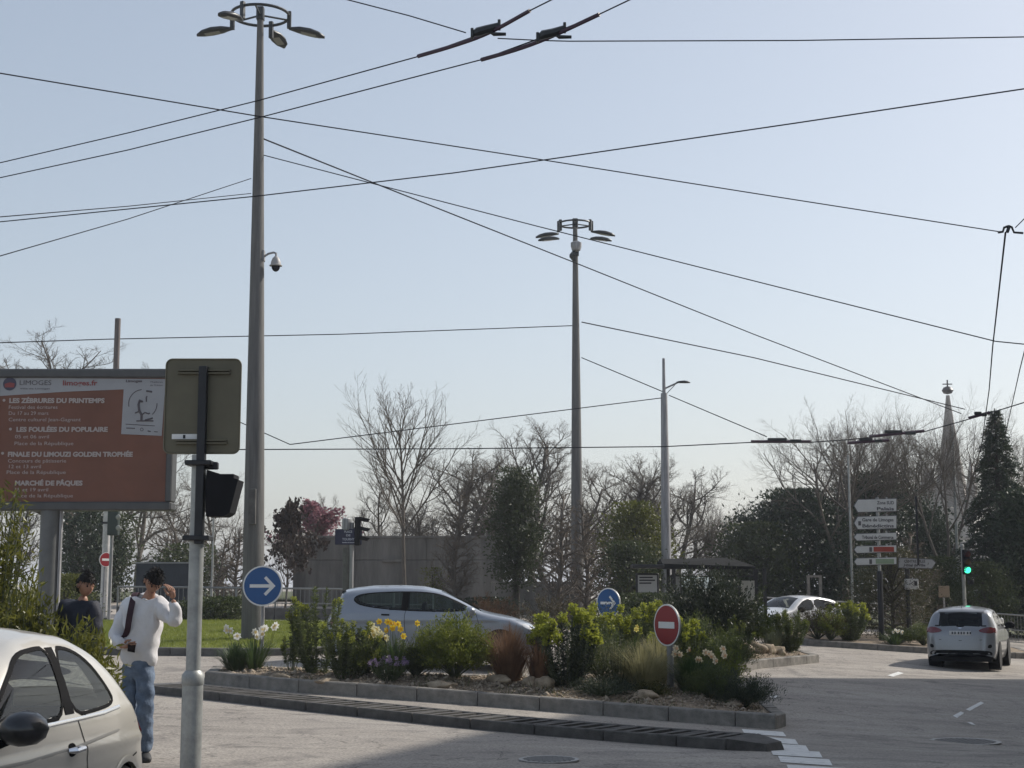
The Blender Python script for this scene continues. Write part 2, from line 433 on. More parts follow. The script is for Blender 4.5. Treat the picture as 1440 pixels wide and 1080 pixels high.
# painted markings
PAINT = mat('road_paint', (.62, .62, .60), .7, 0, .25, 7, .2, 60)
def worn(name, c1):
    m = mat(name, c1, .75, 0, .15, 6); n = m.node_tree; L = n.links; b = n.nodes['Principled BSDF']
    tc = n.nodes.new('ShaderNodeTexCoord'); nz = n.nodes.new('ShaderNodeTexNoise'); nz.inputs['Scale'].default_value = 6; nz.inputs['Detail'].default_value = 8; nz.inputs['Roughness'].default_value = .75
    L.new(tc.outputs['Object'], nz.inputs[0]); r = n.nodes.new('ShaderNodeValToRGB')
    r.color_ramp.elements[0].position = .3; r.color_ramp.elements[0].color = (.3, .3, .3, 1); r.color_ramp.elements[1].position = .42; r.color_ramp.elements[1].color = (1, 1, 1, 1)
    L.new(nz.outputs[0], r.inputs[0]); L.new(r.outputs[0], b.inputs['Alpha']); return m
WORN = worn('worn_road_paint', (.66, .66, .64))
def stripe(a, b, c, d, parent, name='stripe', off=.006, m=WORN):
    ctr = Vector(a).lerp(Vector(c), .5); P = []
    n = 5
    for i in range(n + 1):
        p = Vector(a).lerp(Vector(b), i / n); q = Vector(d).lerp(Vector(c), i / n); P.append((p, q))
    V = []; z0 = G(ctr.x, ctr.y)
    for p, q in P:
        for s_ in (p, q): V.append((s_.x - ctr.x, s_.y - ctr.y, G(s_.x, s_.y) - z0 + off))
    Fc = [(2 * i, 2 * i + 2, 2 * i + 3, 2 * i + 1) for i in range(n)]
    me = npmesh(name, V, Fc)
    if me.polygons[0].normal.z < 0: me.flip_normals()
    return link(name, me, m, parent, Vector((ctr.x, ctr.y, z0)) - parent.location)
cw = empty('crosswalk', (3.2, 18, 0)); tag(cw, kind='structure')
rows = [(1043, 1029, 1101, 1033, 6.5), (1047, 1038, 1118, 1044, 7.5), (1070, 1049, 1133, 1053, 8), (1083, 1058, 1152, 1062, 8.5), (1094, 1068, 1166, 1073, 9), (1106, 1081, 1190, 1086, 10), (1118, 1096, 1210, 1101, 11)]
for x0, y0, x1, y1, t in rows:
    stripe(g2(x0, y0 - t / 2), g2(x1, y1 - t / 2), g2(x1 + 5, y1 + t / 2), g2(x0 + 4, y0 + t / 2), cw)
lm = empty('lane_marking', (9, 25, G(9, 25))); tag(lm, kind='structure')
for q in ([(1358, 998), (1364, 1000), (1384, 989), (1379, 987)], [(1340, 1007), (1346, 1010), (1356, 1003), (1351, 1001)], [(1360, 1016), (1366, 1019), (1372, 1020), (1366, 1016)],
          [(1248, 950), (1256, 952), (1271, 947), (1263, 945)], [(1082, 980), (1088, 983), (1096, 979), (1090, 977)]):
    stripe(*[g2(*p) for p in q], lm, 'dash')
# manhole covers
def manhole(px, py, r, label):
    c = gnd(px, py); e = empty('manhole_cover', c, 0, label, 'manhole')
    MB().lathe([(r, .004), (r, .02), (r * .86, .02), (r * .85, .008)], n=40).build('frame_ring', mat('iron_ring', (.28, .27, .26), .5, .5, .3, 12), e, smooth=False)
    mb = MB().lathe([(r * .84, .004), (r * .84, .016), (.001, .016)], n=40)
    for k in range(-4, 5):
        h = math.sqrt(max(0, .62 - (k * .17) ** 2)) * r; mb.box(k * .17 * r - .012, k * .17 * r + .012, -h, h, .0155, .022)
    mb.build('cover', mat('cast_iron', (.08, .078, .075), .6, .4, .3, 12), e)
manhole(772, 1070, .30, 'round iron manhole cover with pale rim in the shaded road below the lane separator')
manhole(1357, 1044, .5, 'wide round iron manhole cover in the shaded road behind the departing car')

# ------------------------------------------------------------------ concrete wall, railings, hoarding
WALLM = mat('board_marked_concrete', (.155, .148, .136), .92, 0, .42, 1.3, .5, 25, stretch=(1.4, 1.4, .22))
def wall():
    D = 52.; r = empty('concrete_wall', onfloor(600, D), 0, 'long dark grey concrete wall with board joints behind the silver hatchback', 'wall')
    def W(px, py): return at(px, py, D) - r.location
    # panels (cast lifts) each with its joint
    rowsz = [(757, 787.5), (788.1, 862)]
    cols = [413, 500, 600, 703]
    for j, (t, b) in enumerate(rowsz):
        for i in range(len(cols) - 1):
            p, q = W(cols[i] + .25, t), W(cols[i + 1] - .25, b); dy = random.uniform(-.006, .006)
            MB().box(p.x, q.x, -.15 + dy, .25, q.z, p.z, .012).build('wall_panel', WALLM, r)
    p, q = W(413, 756), W(703, 862); MB().box(p.x + .02, q.x - .02, -.08, .24, q.z, p.z - .04).build('core', CONC_DK, r)
    p, q = W(413, 754.5), W(703, 757.5); MB().box(p.x - .04, q.x + .04, -.2, .3, q.z, p.z + .02, .012).build('coping', WALLM, r)
    p, q = W(538, 786), W(568, 790); MB().box(p.x, q.x, -.24, -.15, q.z, p.z).build('ledge', WALLM, r)
    l = empty('low_concrete_wall', onfloor(755, 51), 0, 'lower grey concrete wall continuing to the right of the long wall behind young trees', 'wall')
    p, q = at(690, 818, 51) - l.location, at(812, 866, 51) - l.location
    for i in range(3):
        x0 = p.x + (q.x - p.x) * i / 3; x1 = p.x + (q.x - p.x) * (i + 1) / 3
        MB().box(x0 + .01, x1 - .01, -.12 + .006 * i, .12, q.z, p.z, .012).build('wall_panel', WALLM, l)
wall()
def railing(name, A, B, hgt, npost, m, label, rails=(1.0, .55, .12), bars=0, base=0, zoff=0):
    A, B = Vector(A), Vector(B); za, zb = G(A.x, A.y) + zoff, G(B.x, B.y) + zoff
    r = empty(name, (A.x, A.y, za), 0, label, 'railing'); d = B - A
    def pt(t, z): q = A + d * t; return Vector((q.x, q.y, za + (zb - za) * t + z)) - r.location
    pm = MB().cyl((0, 0, -.15), hgt + .15, .03, n=8).mesh('post')
    for i in range(npost + 1): link('post', pm, m, r, pt(i / npost, 0))
    for h in rails: MB().tube([pt(0, hgt * h), pt(1, hgt * h)], .028 if h > .9 else .016, 6).build('rail', m, r)
    if bars:
        mb = MB()
        for k in range(bars): mb.tube([pt((k + .5) / bars, hgt * .12), pt((k + .5) / bars, hgt)], .008, 4)
        o = mb.build('baluster', m, r); o['kind'] = 'stuff'
    if base:
        p0, p1 = pt(0, 0), pt(1, 0); n = Vector((-d.y, d.x)).normalized() * .12
        nst = max(1, round(d.length / 1.2))
        for k in range(nst):
            a, b = pt((k + .006) / nst, 0), pt((k + .994) / nst, 0)
            v = [(q.x + s * n.x, q.y + s * n.y, q.z + z) for z in (-.2, base) for q in (a, b) for s in (-1, 1)]
            MB().add(v, [(0, 1, 3, 2), (4, 6, 7, 5), (0, 4, 5, 1), (2, 3, 7, 6), (0, 2, 6, 4), (1, 5, 7, 3)]).build('base_block', CONC_DK, r)
    return r
GREYRAIL = mat('grey_painted_rail', (.23, .24, .24), .5, .3, .15, 5)
railing('metal_railing', (-11.5, 44.0), (-2.3, 44.0), .95, 8, GREYRAIL, 'pale grey railing on a low dark block base behind the lawn', bars=70, base=.38)
railing('metal_railing', (8.4, 53.0), (13.5, 53.6), 1.0, 5, GREYRAIL, 'grey ramp railing behind the white crossover car', rails=(1.0, .5))
railing('metal_railing', (14.9, 51.4), (20.5, 49.0), 1.0, 5, GREYRAIL, 'grey railing with dark mesh beyond the departing silver car', rails=(1.0, .5, .1), bars=60)
# dark bank/low wall behind the railings
def hoarding():
    r = empty('dark_hoarding', onfloor(225, 47), 0, 'dark blue-green site hoarding with a pale top edge beyond the lawn', 'hoarding')
    m = mat('dark_blue_panel', (.016, .024, .034), .6, 0, .2, 2); D = 47
    xs = [192, 212, 232, 252, 272]
    for i in range(4):
        p, q = at(xs[i] + .3, 792, D) - r.location, at(xs[i + 1] - .3, 850, D) - r.location
        MB().box(p.x, q.x, -.03 + .004 * (i % 2), .03, q.z, p.z, .005).build('panel', m, r)
    p, q = at(191, 790.5, D) - r.location, at(273, 792.5, D) - r.location
    MB().box(p.x, q.x, -.05, .05, q.z, p.z).build('top_rail', GREYRAIL, r)
hoarding()

# ------------------------------------------------------------------ the block of flats off to the right whose shadow lies on the road
def flats():
    P = [(19.7, 40.3), (12.5, 18.6), (7.2, 2.5), (24, -3.5), (38, 36)]
    h = 14.0
    r = empty('apartment_block', (19.4, 40.3, 0), 0, 'cream rendered apartment block on the right-hand pavement casting the road shadow', 'building')
    m = mat('cream_render', (.66, .61, .53), .9, 0, .12, 1.5, .3, 30); gl = mat('window_glass_dark', (.03, .035, .04), .08, 0, .1, 2)
    c = Vector((19.4, 40.3, 0))
    n = len(P); v = [(x - c.x, y - c.y, -1.5) for x, y in P] + [(x - c.x, y - c.y, h) for x, y in P]
    MB().add(v, [tuple(range(n)), tuple(range(n, 2 * n))] + [(k, (k + 1) % n, n + (k + 1) % n, n + k) for k in range(n)]).build('wall', m, r)
    MB().add([(x * 1.0 - c.x, y - c.y, h) for x, y in inset(P, -.05)] + [(x - c.x, y - c.y, h + .25) for x, y in inset(P, -.05)], [tuple(range(n)), tuple(range(n, 2 * n))] + [(k, (k + 1) % n, n + (k + 1) % n, n + k) for k in range(n)]).build('roof', CONC_DK, r)
    wm = MB().box(-.55, .55, -.06, .06, 0, 1.5).mesh('window'); fm = MB().box(-.66, .66, -.04, .04, -.1, 1.6).mesh('frame')
    wm.materials.append(gl); fm.materials.append(WHITE)
    for k in (0, 1):
        a, b = Vector((*P[k], 0)), Vector((*P[k + 1], 0)); d = b - a; ang = math.atan2(d.y, d.x); nw = int(d.length / 2.6)
        for fl in range(4):
            for i in range(nw):
                p = a + d * ((i + .5) / nw); o = link('window', wm, None, r, p - c + Vector((0, 0, 1.2 + fl * 3.2)), (0, 0, ang)); link('frame', fm, None, o)
flats()

# ================================================================== MASTS AND LAMPS
MASTC = mat('mast_concrete', (.135, .133, .129), .85, 0, .3, 2.2, .35, 25, stretch=(5, 5, .35))
LAMPM = mat('lamp_housing', (.03, .033, .035), .4, .2, .1, 6)
LENS = mat('lamp_lens', (.3, .3, .28), .2, 0, .05, 5)
def lamp_head():
    """a flat shell-shaped luminaire pointing +x from its bracket at the origin"""
    V = []; Fc = []; n = 12; st = [(0, .03, .03), (.08, .07, .06), (.25, .16, .1), (.5, .19, .12), (.72, .15, .09), (.86, .04, .03)]
    for x, wv, h in st:
        for k in range(n):
            a = 2 * math.pi * k / n; c, s = math.cos(a), math.sin(a); V.append((x, wv * c, (h * s if s > 0 else .035 * s) - .1 * x))
    for i in range(len(st) - 1):
        for k in range(n): Fc.append((i * n + k, i * n + (k + 1) % n, i * n + n + (k + 1) % n, i * n + n + k))
    Fc += [tuple(range(n)), tuple(range((len(st) - 1) * n, len(st) * n))]
    return MB().add(V, Fc).mesh('lamp_head')
LH = lamp_head(); LH.materials.append(LAMPM); LH.polygons.foreach_set('use_smooth', [True] * len(LH.polygons))
LL = MB().box(.3, .66, -.09, .09, -.012, .0).mesh('lens'); LL.materials.append(LENS)
def mast(px, base, top_py, wtop, wbase, label, heads, ring_r, bracket):
    h = at(px, top_py, base.y).z - base.z
    r = empty('lighting_mast', base, 0, label, 'lamp mast')
    n = 12; MB().tube([(0, 0, -.2), (0, 0, h * .25), (0, 0, h * .6), (0, 0, h)], [wbase / 2, wbase / 2 * .86, (wbase * .45 + wtop * .55) / 2, wtop / 2], n).build('shaft', MASTC, r, smooth=True)
    MB().box(-wtop * .6, wtop * .6, -wtop * .6, wtop * .6, h - .05, h + .28, .02).build('head_block', LAMPM, r)
    ring = MB().tube([(ring_r * math.cos(a), ring_r * math.sin(a), h + .08) for a in np.linspace(0, 2 * math.pi, 33)], .035, 6, False)
    for k in range(3):
        a = k * 2.1 + .5; ring.tube([(0, 0, h + .08), (ring_r * math.cos(a), ring_r * math.sin(a), h + .08)], .025, 5)
    ring.build('ring_frame', LAMPM, r)
    for ang, drop, tilt, off in heads:
        e = MB().box(-.05, .05, -.05, .05, -.32, .1, .01).build('bracket', LAMPM, r, (math.cos(ang) * ring_r, math.sin(ang) * ring_r, h + .08), (0, 0, ang))
        o = link('lamp_head', LH, None, e, (0, off, -drop), (0, tilt, 0)); link('lens', LL, None, o, (0, 0, -.028), (0, .1, 0))
    return r
b1 = gnd(355, 908)
m1 = mast(355, b1, 26, .15, .52, 'tall grey concrete mast with a ring of floodlights and a dome camera on the lawn',
     [(math.pi - .1, .3, R(2), 0), (.06, .32, R(8), 0), (-2.05, .36, R(3), 0), (1.35, .12, R(2), 0)], .68, 1)
m1.rotation_euler = (0, -.0105, 0)
# door hatch and cable slots on the mast
MB().box(-.08, .08, -.285, -.2, 2.7, 3.5, .01).build('inspection_hatch', CONC_DK, m1)
b2 = onfloor(812, 54)
mast(812, b2, 318, .17, .5, 'second concrete floodlight mast behind the wall with a speaker horn near its top',
     [(math.pi + .05, .4, R(4), .1), (math.pi + .45, .6, R(4), -.1), (-.05, .3, R(5), 0), (-.5, .62, R(6), 0)], .62, 1)
q = at(810, 350, 54)
shorn = empty('speaker_horn', q + Vector((0, -.16, -.25)), 0, 'grey horn loudspeaker clamped near the top of the second mast', 'loudspeaker')
MB().lathe([(.05, 0), (.16, .06), (.2, .2), (.2, .34), (.1, .4)], n=16).build('horn_body', GALV, shorn, (0, 0, .1)); MB().lathe([(.05, 0), (.2, .12), (.2, .2)], n=14, axis='x').build('horn_mouth', LAMPM, shorn, (-.25, 0, -.05)); MB().box(-.1, .1, .0, .2, -.02, .3).build('clamp', LAMPM, shorn)
# dome camera on the first mast
pc = at(387, 358, b1.y); dc = empty('dome_camera', at(370, 358, b1.y), 0, 'grey dome surveillance camera on a bent bracket of the lawn mast', 'camera')
o0 = dc.location
MB().box(-.06, .04, -.08, .08, -.16, .1, .01).build('mount_plate', GALV, dc)
MB().tube([(0.02, 0, -.05), (.12, 0, .02), (.24, 0, .05), (.3, 0, .03), (.3, 0, -.06)], .026, 8).build('bracket_arm', GALV, dc, smooth=True)
MB().lathe([(.03, 0), (.08, -.05), (.115, -.14), (.12, -.2), (.15, -.215), (.15, -.23), (.1, -.235)], n=18).build('housing', mat('camera_grey', (.36, .35, .34), .5, 0, .1, 9), dc, (.3, 0, -.04), smooth=True)
MB().lathe([(.1, -.23), (.095, -.28), (.07, -.33), (.03, -.36), (.002, -.365)], n=18).build('dome', BLACKPL, dc, (.3, 0, -.04), smooth=True)

def street_lamp():
    D = 50; b = onfloor(938, D); h = at(938, 553, D).z - b.z; h2 = at(938, 504, D).z - b.z
    r = empty('street_lamp', b, 0, 'tapered grey street lamp post with one short arm above the bus shelter', 'street lamp')
    MB().tube([(0, 0, -.1), (0, 0, h * .5), (0, 0, h)], [.19, .15, .11], 12).build('post', GALV, r, smooth=True)
    MB().tube([(0, 0, h), (0, 0, h2)], [.06, .045], 8).build('spigot', GALV, r)
    z = at(938, 547, D).z - b.z; e = at(968, 537, D) - b
    MB().tube([(0, 0, z), (e.x * .55, 0, e.z - .03)], .03, 6).build('arm', GALV, r)
    MB().tube([(0, 0, z - .25), (e.x * .45, 0, e.z - .1)], .015, 6).build('stay', GALV, r)
    o = link('lamp_head', LH, None, r, (e.x * .5, 0, e.z - .02), (0, R(-6), 0)); o.scale = (.55, .8, .6)
street_lamp()
# plain metal pole behind the billboard
def plain_pole(px, D, top, r0, r1, name, label, m=GALV, base=None):
    b = onfloor(px, D); h = at(px, top, D).z - b.z
    r = empty(name, b, 0, label, 'pole')
    MB().tube([(0, 0, -.1), (0, 0, h)], [r0, r1], 10).build('shaft', m, r, smooth=True)
    MB().lathe([(r0 * 1.5, -.02), (r0 * 1.5, .03), (r0 * 1.05, .05)], n=12).build('base_plate', DARKMET, r)
    return r
RUSTP = mat('brown_grey_pole', (.13, .11, .105), .6, .2, .3, 3, stretch=(5, 5, .4))
plain_pole(151, 48, 448, .11, .095, 'steel_pole', 'brownish steel wire pole rising behind the billboard', RUSTP)
plain_pole(1199.5, 58, 640, .05, .045, 'slim_pole', 'slim pale pole behind the direction signs', STEEL)
plain_pole(1349.5, 60, 600, .06, .05, 'slim_pole', 'slim pale pole in front of the church tower', STEEL)
pw = plain_pole(146, 44, 700, .12, .11, 'white_pole', 'pale pole with a small no entry sign under the billboard', mat('pale_pole_paint', (.5, .49, .47), .6, 0, .25, 4))
plain_pole(297, 46, 722, .035, .03, 'slim_pole', 'slim pale pole behind the traffic light pole near the hoarding', STEEL)

# ================================================================== OVERHEAD WIRES
def wire(pts, label, rpx=.9, name='overhead_wire', ext=(0, 0), sag=0, cat='wire', group=None):
    """pts: (px, py, distance)"""
    Q = [at(*p) for p in pts]; s = F_PX / (sum(p[2] for p in pts) / len(pts))
    if ext[0]: Q = [Q[0] + (Q[0] - Q[1]).normalized() * ext[0]] + Q
    if ext[1]: Q = Q + [Q[-1] + (Q[-1] - Q[-2]).normalized() * ext[1]]
    P = [Q[0]]
    for i in range(len(Q) - 1):
        for k in range(1, 7):
            t = k / 6; p = Q[i].lerp(Q[i + 1], t); p.z -= sag * 4 * t * (1 - t); P.append(p)
    c = P[0].copy()
    rad = [max(.005, rpx / (F_PX / max(4, p.y))) for p in P]; rm = sum(rad) / len(rad)
    o = MB().tube([p - c for p in P], rm, 5).build(name, WIREM, None, c); tag(o, label, cat, group); return o
Dm = b1.y
wire([(0, 229, 16.0), (180, 187, 15.0), (365, 141, 14.0), (590, 79, 12.9), (688, 44, 12.35), (745, 15, 12.0), (775, 0, 11.85)], 'trolley contact wire, upper of the pair crossing the lawn mast', .95, 'contact_wire', (8, 6))
wire([(0, 250, 16.0), (180, 211, 15.0), (370, 164, 14.0), (677, 84, 12.55), (775, 48, 12.1), (843, 20, 11.8), (885, 0, 11.55)], 'trolley contact wire, lower of the pair crossing the lawn mast', .95, 'contact_wire', (8, 6))
wire([(490, 0, 12.9), (575, 22, 12.7), (655, 46, 12.45)], 'span wire descending to the first wire clamp from the top edge', .9, 'span_wire', (5, 0))
wire([(700, 54, 12.4), (760, 57, 12.2), (800, 58, 12.1), (1120, 57, 12.0), (1440, 52, 11.9)], 'nearly level span wire running right from the two wire clamps', .95, 'span_wire', (0, 6))
wire([(0, 103, 14.5), (360, 163, 16), (745, 222, 17.6), (1080, 275, 18.2), (1406, 326, 18.7)], 'long span wire sloping down from left to the clamp with two dropping wires', .95, 'span_wire', (6, 0))
wire([(0, 312, 20.0), (360, 276, 18.4), (640, 243, 17.2), (800, 220, 16.5), (1120, 173, 15.4), (1440, 125, 14.4)], 'long span wire rising to the right across both masts', .95, 'span_wire', (6, 6))
wire([(0, 305, 24.), (180, 290, 29.), (353, 272, Dm - .1)], 'guy wire just above the long span wire at the left of the lawn mast', .75, 'guy_wire', (6, 0), 0)
wire([(0, 360, 24.), (180, 308, 29.), (353, 251, Dm - .1)], 'guy wire sloping steeply down left from the lawn mast', .75, 'guy_wire', (6, 0), 0)
wire([(370, 195, Dm), (520, 255, 40), (810, 370, 48), (1060, 470, 55), (1290, 558, 61)], 'guy wire from high on the lawn mast down toward the church trees', .8, 'guy_wire', (0, 3), 0)
wire([(370, 218, Dm), (520, 257, 33.6), (755, 318, 32.6), (1080, 400, 31.2), (1400, 480, 30.), (1440, 484, 29.8)], 'guy wire from the lawn mast to the right edge of the road', .8, 'guy_wire', (0, 6), 0)
wire([(0, 482, 46), (150, 477, 48), (480, 470, 51), (805, 458, 54)], 'level guy wire from the steel pole to the second mast', .75, 'guy_wire', (5, 0), 0)
wire([(818, 453, 54), (1060, 503, 60), (1318, 566, 67)], 'guy wire from the second mast to the church trees', .75, 'guy_wire', (0, 2), 0)
wire([(818, 503, 54), (935, 552, 50.2)], 'short wire between the second mast and the street lamp post', .7, 'guy_wire')
wire([(941, 556, 50), (1078, 614, 46.2)], 'wire from the street lamp post down to the red wire switch', .7, 'guy_wire')
wire([(408, 625, 45), (640, 596, 47.5), (935, 559, 50)], 'wire rising from the insulator by the lawn mast to the street lamp post', .7, 'guy_wire', (0, 0), 0)
wire([(372, 609, 45.0), (408, 625, 45)], 'short bridle wire beside the lawn mast above the magnolia', .7, 'guy_wire', (1, 0))
wire([(372, 632, 44), (640, 631, 45), (935, 628, 46), (1058, 622, 46)], 'far level trolley wire above the shelter', .8, 'contact_wire', (14, 0), 0)
wire([(1140, 622, 46), (1196, 618, 47), (1230, 614, 48)], 'short wire joining the two red wire switches', .8, 'contact_wire')
wire([(1296, 608, 50), (1375, 586, 44), (1440, 566, 40)], 'wire climbing right from the second red switch', .8, 'contact_wire', (0, 4))
wire([(1414, 327, 18.6), (1396, 487, 27.5), (1391, 548, 34), (1386, 584, 40.)], 'trolley wire dropping away from the right-hand clamp along the road', .75, 'contact_wire', (0, 14))
wire([(1452, 448, 24.), (1434, 520, 30.), (1424, 565, 36)], 'second trolley wire running away at the right edge', .7, 'contact_wire', (2, 14))
wire([(1428, 320, 18.6), (1440, 308, 18.2)], 'wire leaving the right-hand clamp up to the right', .85, 'span_wire', (0, 6))
SWM = mat('switch_red_brown', (.045, .02, .04), .5, 0, .2, 6)
def clamp(name, body, gear, label):
    """contact-wire splice: curved runner bar, clamp block, ears, insulator"""
    Q = [at(*p) for p in body]; c = Q[len(Q) // 2].copy(); s = F_PX / c.y
    r = empty(name, c, 0, label, 'wire clamp')
    P = chaikin([tuple(p - c) for p in Q], 2, False)
    MB().tube(P, 3.2 / s, 6).build('runner_bar', SWM, r, smooth=True)
    g = [at(*p) - c for p in gear]
    MB().tube(g, [3.5 / s, 7 / s, 6.5 / s, 5 / s][:len(g)], 7).build('clamp_body', LAMPM, r)
    for p in (g[0], g[-1]): MB().box(-2.2 / s, 2.2 / s, -.03, .03, -6 / s, 8 / s, .004).build('ear', LAMPM, r, p)
    e = g[-1] + Vector((-8 / s, 0, -13 / s)); MB().tube([e + Vector((-6 / s, 0, 3 / s)), e + Vector((0, 0, 0)), e + Vector((18 / s, 0, 0))], [1.5 / s, 3 / s, 2.4 / s], 7).build('insulator', LAMPM, r)
clamp('wire_clamp', [(588, 79, 12.9), (640, 64, 12.6), (688, 47, 12.35), (745, 15, 12.0)], [(664, 48, 12.3), (672, 45, 12.3), (686, 41, 12.3), (702, 36, 12.3)], 'dark trolley wire clamp with purple runner bar, nearest the floodlight ring')
clamp('wire_clamp', [(677, 84, 12.55), (730, 69, 12.3), (775, 52, 12.1), (843, 20, 11.8)], [(756, 54, 12.05), (764, 49, 12.05), (778, 46, 12.05), (794, 40, 12.05)], 'dark trolley wire clamp with purple runner bar, holding the level span wire')
def small_clamp(px, py, D, label):
    c = at(px, py, D); s = F_PX / D; r = empty('wire_clamp', c, 0, label, 'wire clamp')
    MB().tube([(-14 / s, 0, -4 / s), (-7 / s, 0, -3 / s), (-5 / s, 0, 3 / s), (0, 0, 5 / s), (6 / s, 0, 4 / s), (9 / s, 0, -4 / s), (22 / s, 0, -5 / s)], 1.8 / s, 6).build('arch', LAMPM, r, smooth=True)
    MB().tube([(-1 / s, 0, -4 / s), (3 / s, 0, 6 / s)], 2.4 / s, 6).build('jaw', LAMPM, r)
small_clamp(1417, 323, 18.6, 'arched clamp where the long span wire meets the dropping trolley wire')
def red_switch(x0, x1, y, D, label, dy=0):
    c = at((x0 + x1) / 2, y, D); s = F_PX / D; L = (x1 - x0) / s; r = empty('wire_switch', c, 0, label, 'wire switch')
    MB().tube([(-L / 2, 0, -dy / s), (L / 2, 0, dy / s)], 2.2 / s, 6).build('runner', SWM, r)
    MB().box(-L * .22, L * .1, -.05, .05, 1 / s, 5 / s, .01).build('clamp_block', LAMPM, r); MB().box(L * .15, L * .34, -.06, .06, -.03, 3 / s, .01).build('clamp_plate', LAMPM, r)
red_switch(1056, 1140, 621, 46, 'red-brown wire switch hanging left of the big bare tree')
red_switch(1222, 1300, 610, 49.5, 'red-brown wire switch hanging in front of the big bare trees', 4)
red_switch(1192, 1250, 621, 48, 'shorter dark wire splice between the two red switches', 2)
red_switch(1362, 1392, 584, 41, 'short wire splice beside the church spire', 4)

# ================================================================== SIGNS
BLUE = mat('sign_blue', (.004, .08, .26), .35, 0, .06, 5); REDS = mat('sign_red', (.27, .010, .018), .35, 0, .06, 5); SWHITE = mat('sign_white', (.75, .75, .74), .4, 0, .04, 5)
SIGNGREY = mat('sign_back_grey', (.30, .30, .29), .5, .4, .1, 6)
def road_sign(name, label, base, cz, dia, kind, yaw, face=0, post_r=.03, post_top=None, postm=GALV):
    """round sign: cz height of its centre above base"""
    r = empty(name, base, yaw, label, 'road sign'); R_ = dia / 2
    MB().cyl((0, .055, -.3), .3 + (post_top or cz + R_ * .7), post_r, n=10).build('post', postm, r, smooth=True)
    pl = MB().lathe([(R_, -.012), (R_, .012), (R_ * .985, .02)], n=44, axis='y').build('plate', SIGNGREY, r, (0, 0, cz))
    rim = MB(); n = 44
    rim.lathe([(R_, -.012), (R_, -.017), (R_ * .935, -.017), (R_ * .93, -.013)], n=n, axis='y').build('rim', SWHITE, pl)
    MB().lathe([(R_ * .925, -.0125), (R_ * .925, -.0195)], n=n, axis='y').build('field', BLUE if kind == 'arrow' else REDS, pl)
    if kind == 'arrow':
        k = R_ / .42
        P = [(-.27, -.035), (.15, -.035), (.03, -.16), (.075, -.205), (.275, 0), (.075, .205), (.03, .16), (.15, .035), (-.27, .035)]
        MB().prism([(x * k, z * k) for x, z in P], -.0235, -.0195).build('arrow', SWHITE, pl)
    else:
        k = R_ / .325; MB().prism([(-.2 * k, -.05 * k), (.2 * k, -.05 * k), (.2 * k, .05 * k), (-.2 * k, .05 * k)], -.0235, -.0195).build('bar', SWHITE, pl)
    for dz in (-.14, .14): MB().box(-.06, .06, .012, .095, -.02, .02).build('clamp_band', GALV, r, (0, 0, cz + dz))
    return r
D = 26.3
p = at(369.5, 824, D); bz = bedz(p.x, D)
road_sign('direction_arrow_sign', 'round blue arrow sign in front of the lawn mast', (p.x, D, bz), p.z - bz, .70, 'arrow', R(-3))
D = 33.2
p = at(856, 848, D); bz = bedz(p.x, D)
s2 = road_sign('direction_arrow_sign', 'round blue arrow sign half hidden by shrubs, turned sideways', (p.x, D, bz), p.z - bz, .66, 'arrow', R(-42))
p = gnd(940, 992); p = Vector((p.x, p.y, bedz(p.x, p.y))); c = at(948, 879, p.y)
road_sign('no_entry_sign', 'round red no entry sign on a grey wooden-looking post at the island end', p, c.z - p.z, .70, 'bar', R(-58), post_r=.06)
p = onfloor(146, 43.6); c = at(147, 787, 43.6)
road_sign('no_entry_sign', 'small faded red no entry sign on the pale pole under the billboard', p, c.z - p.z, .42, 'bar', R(46), post_r=.03)

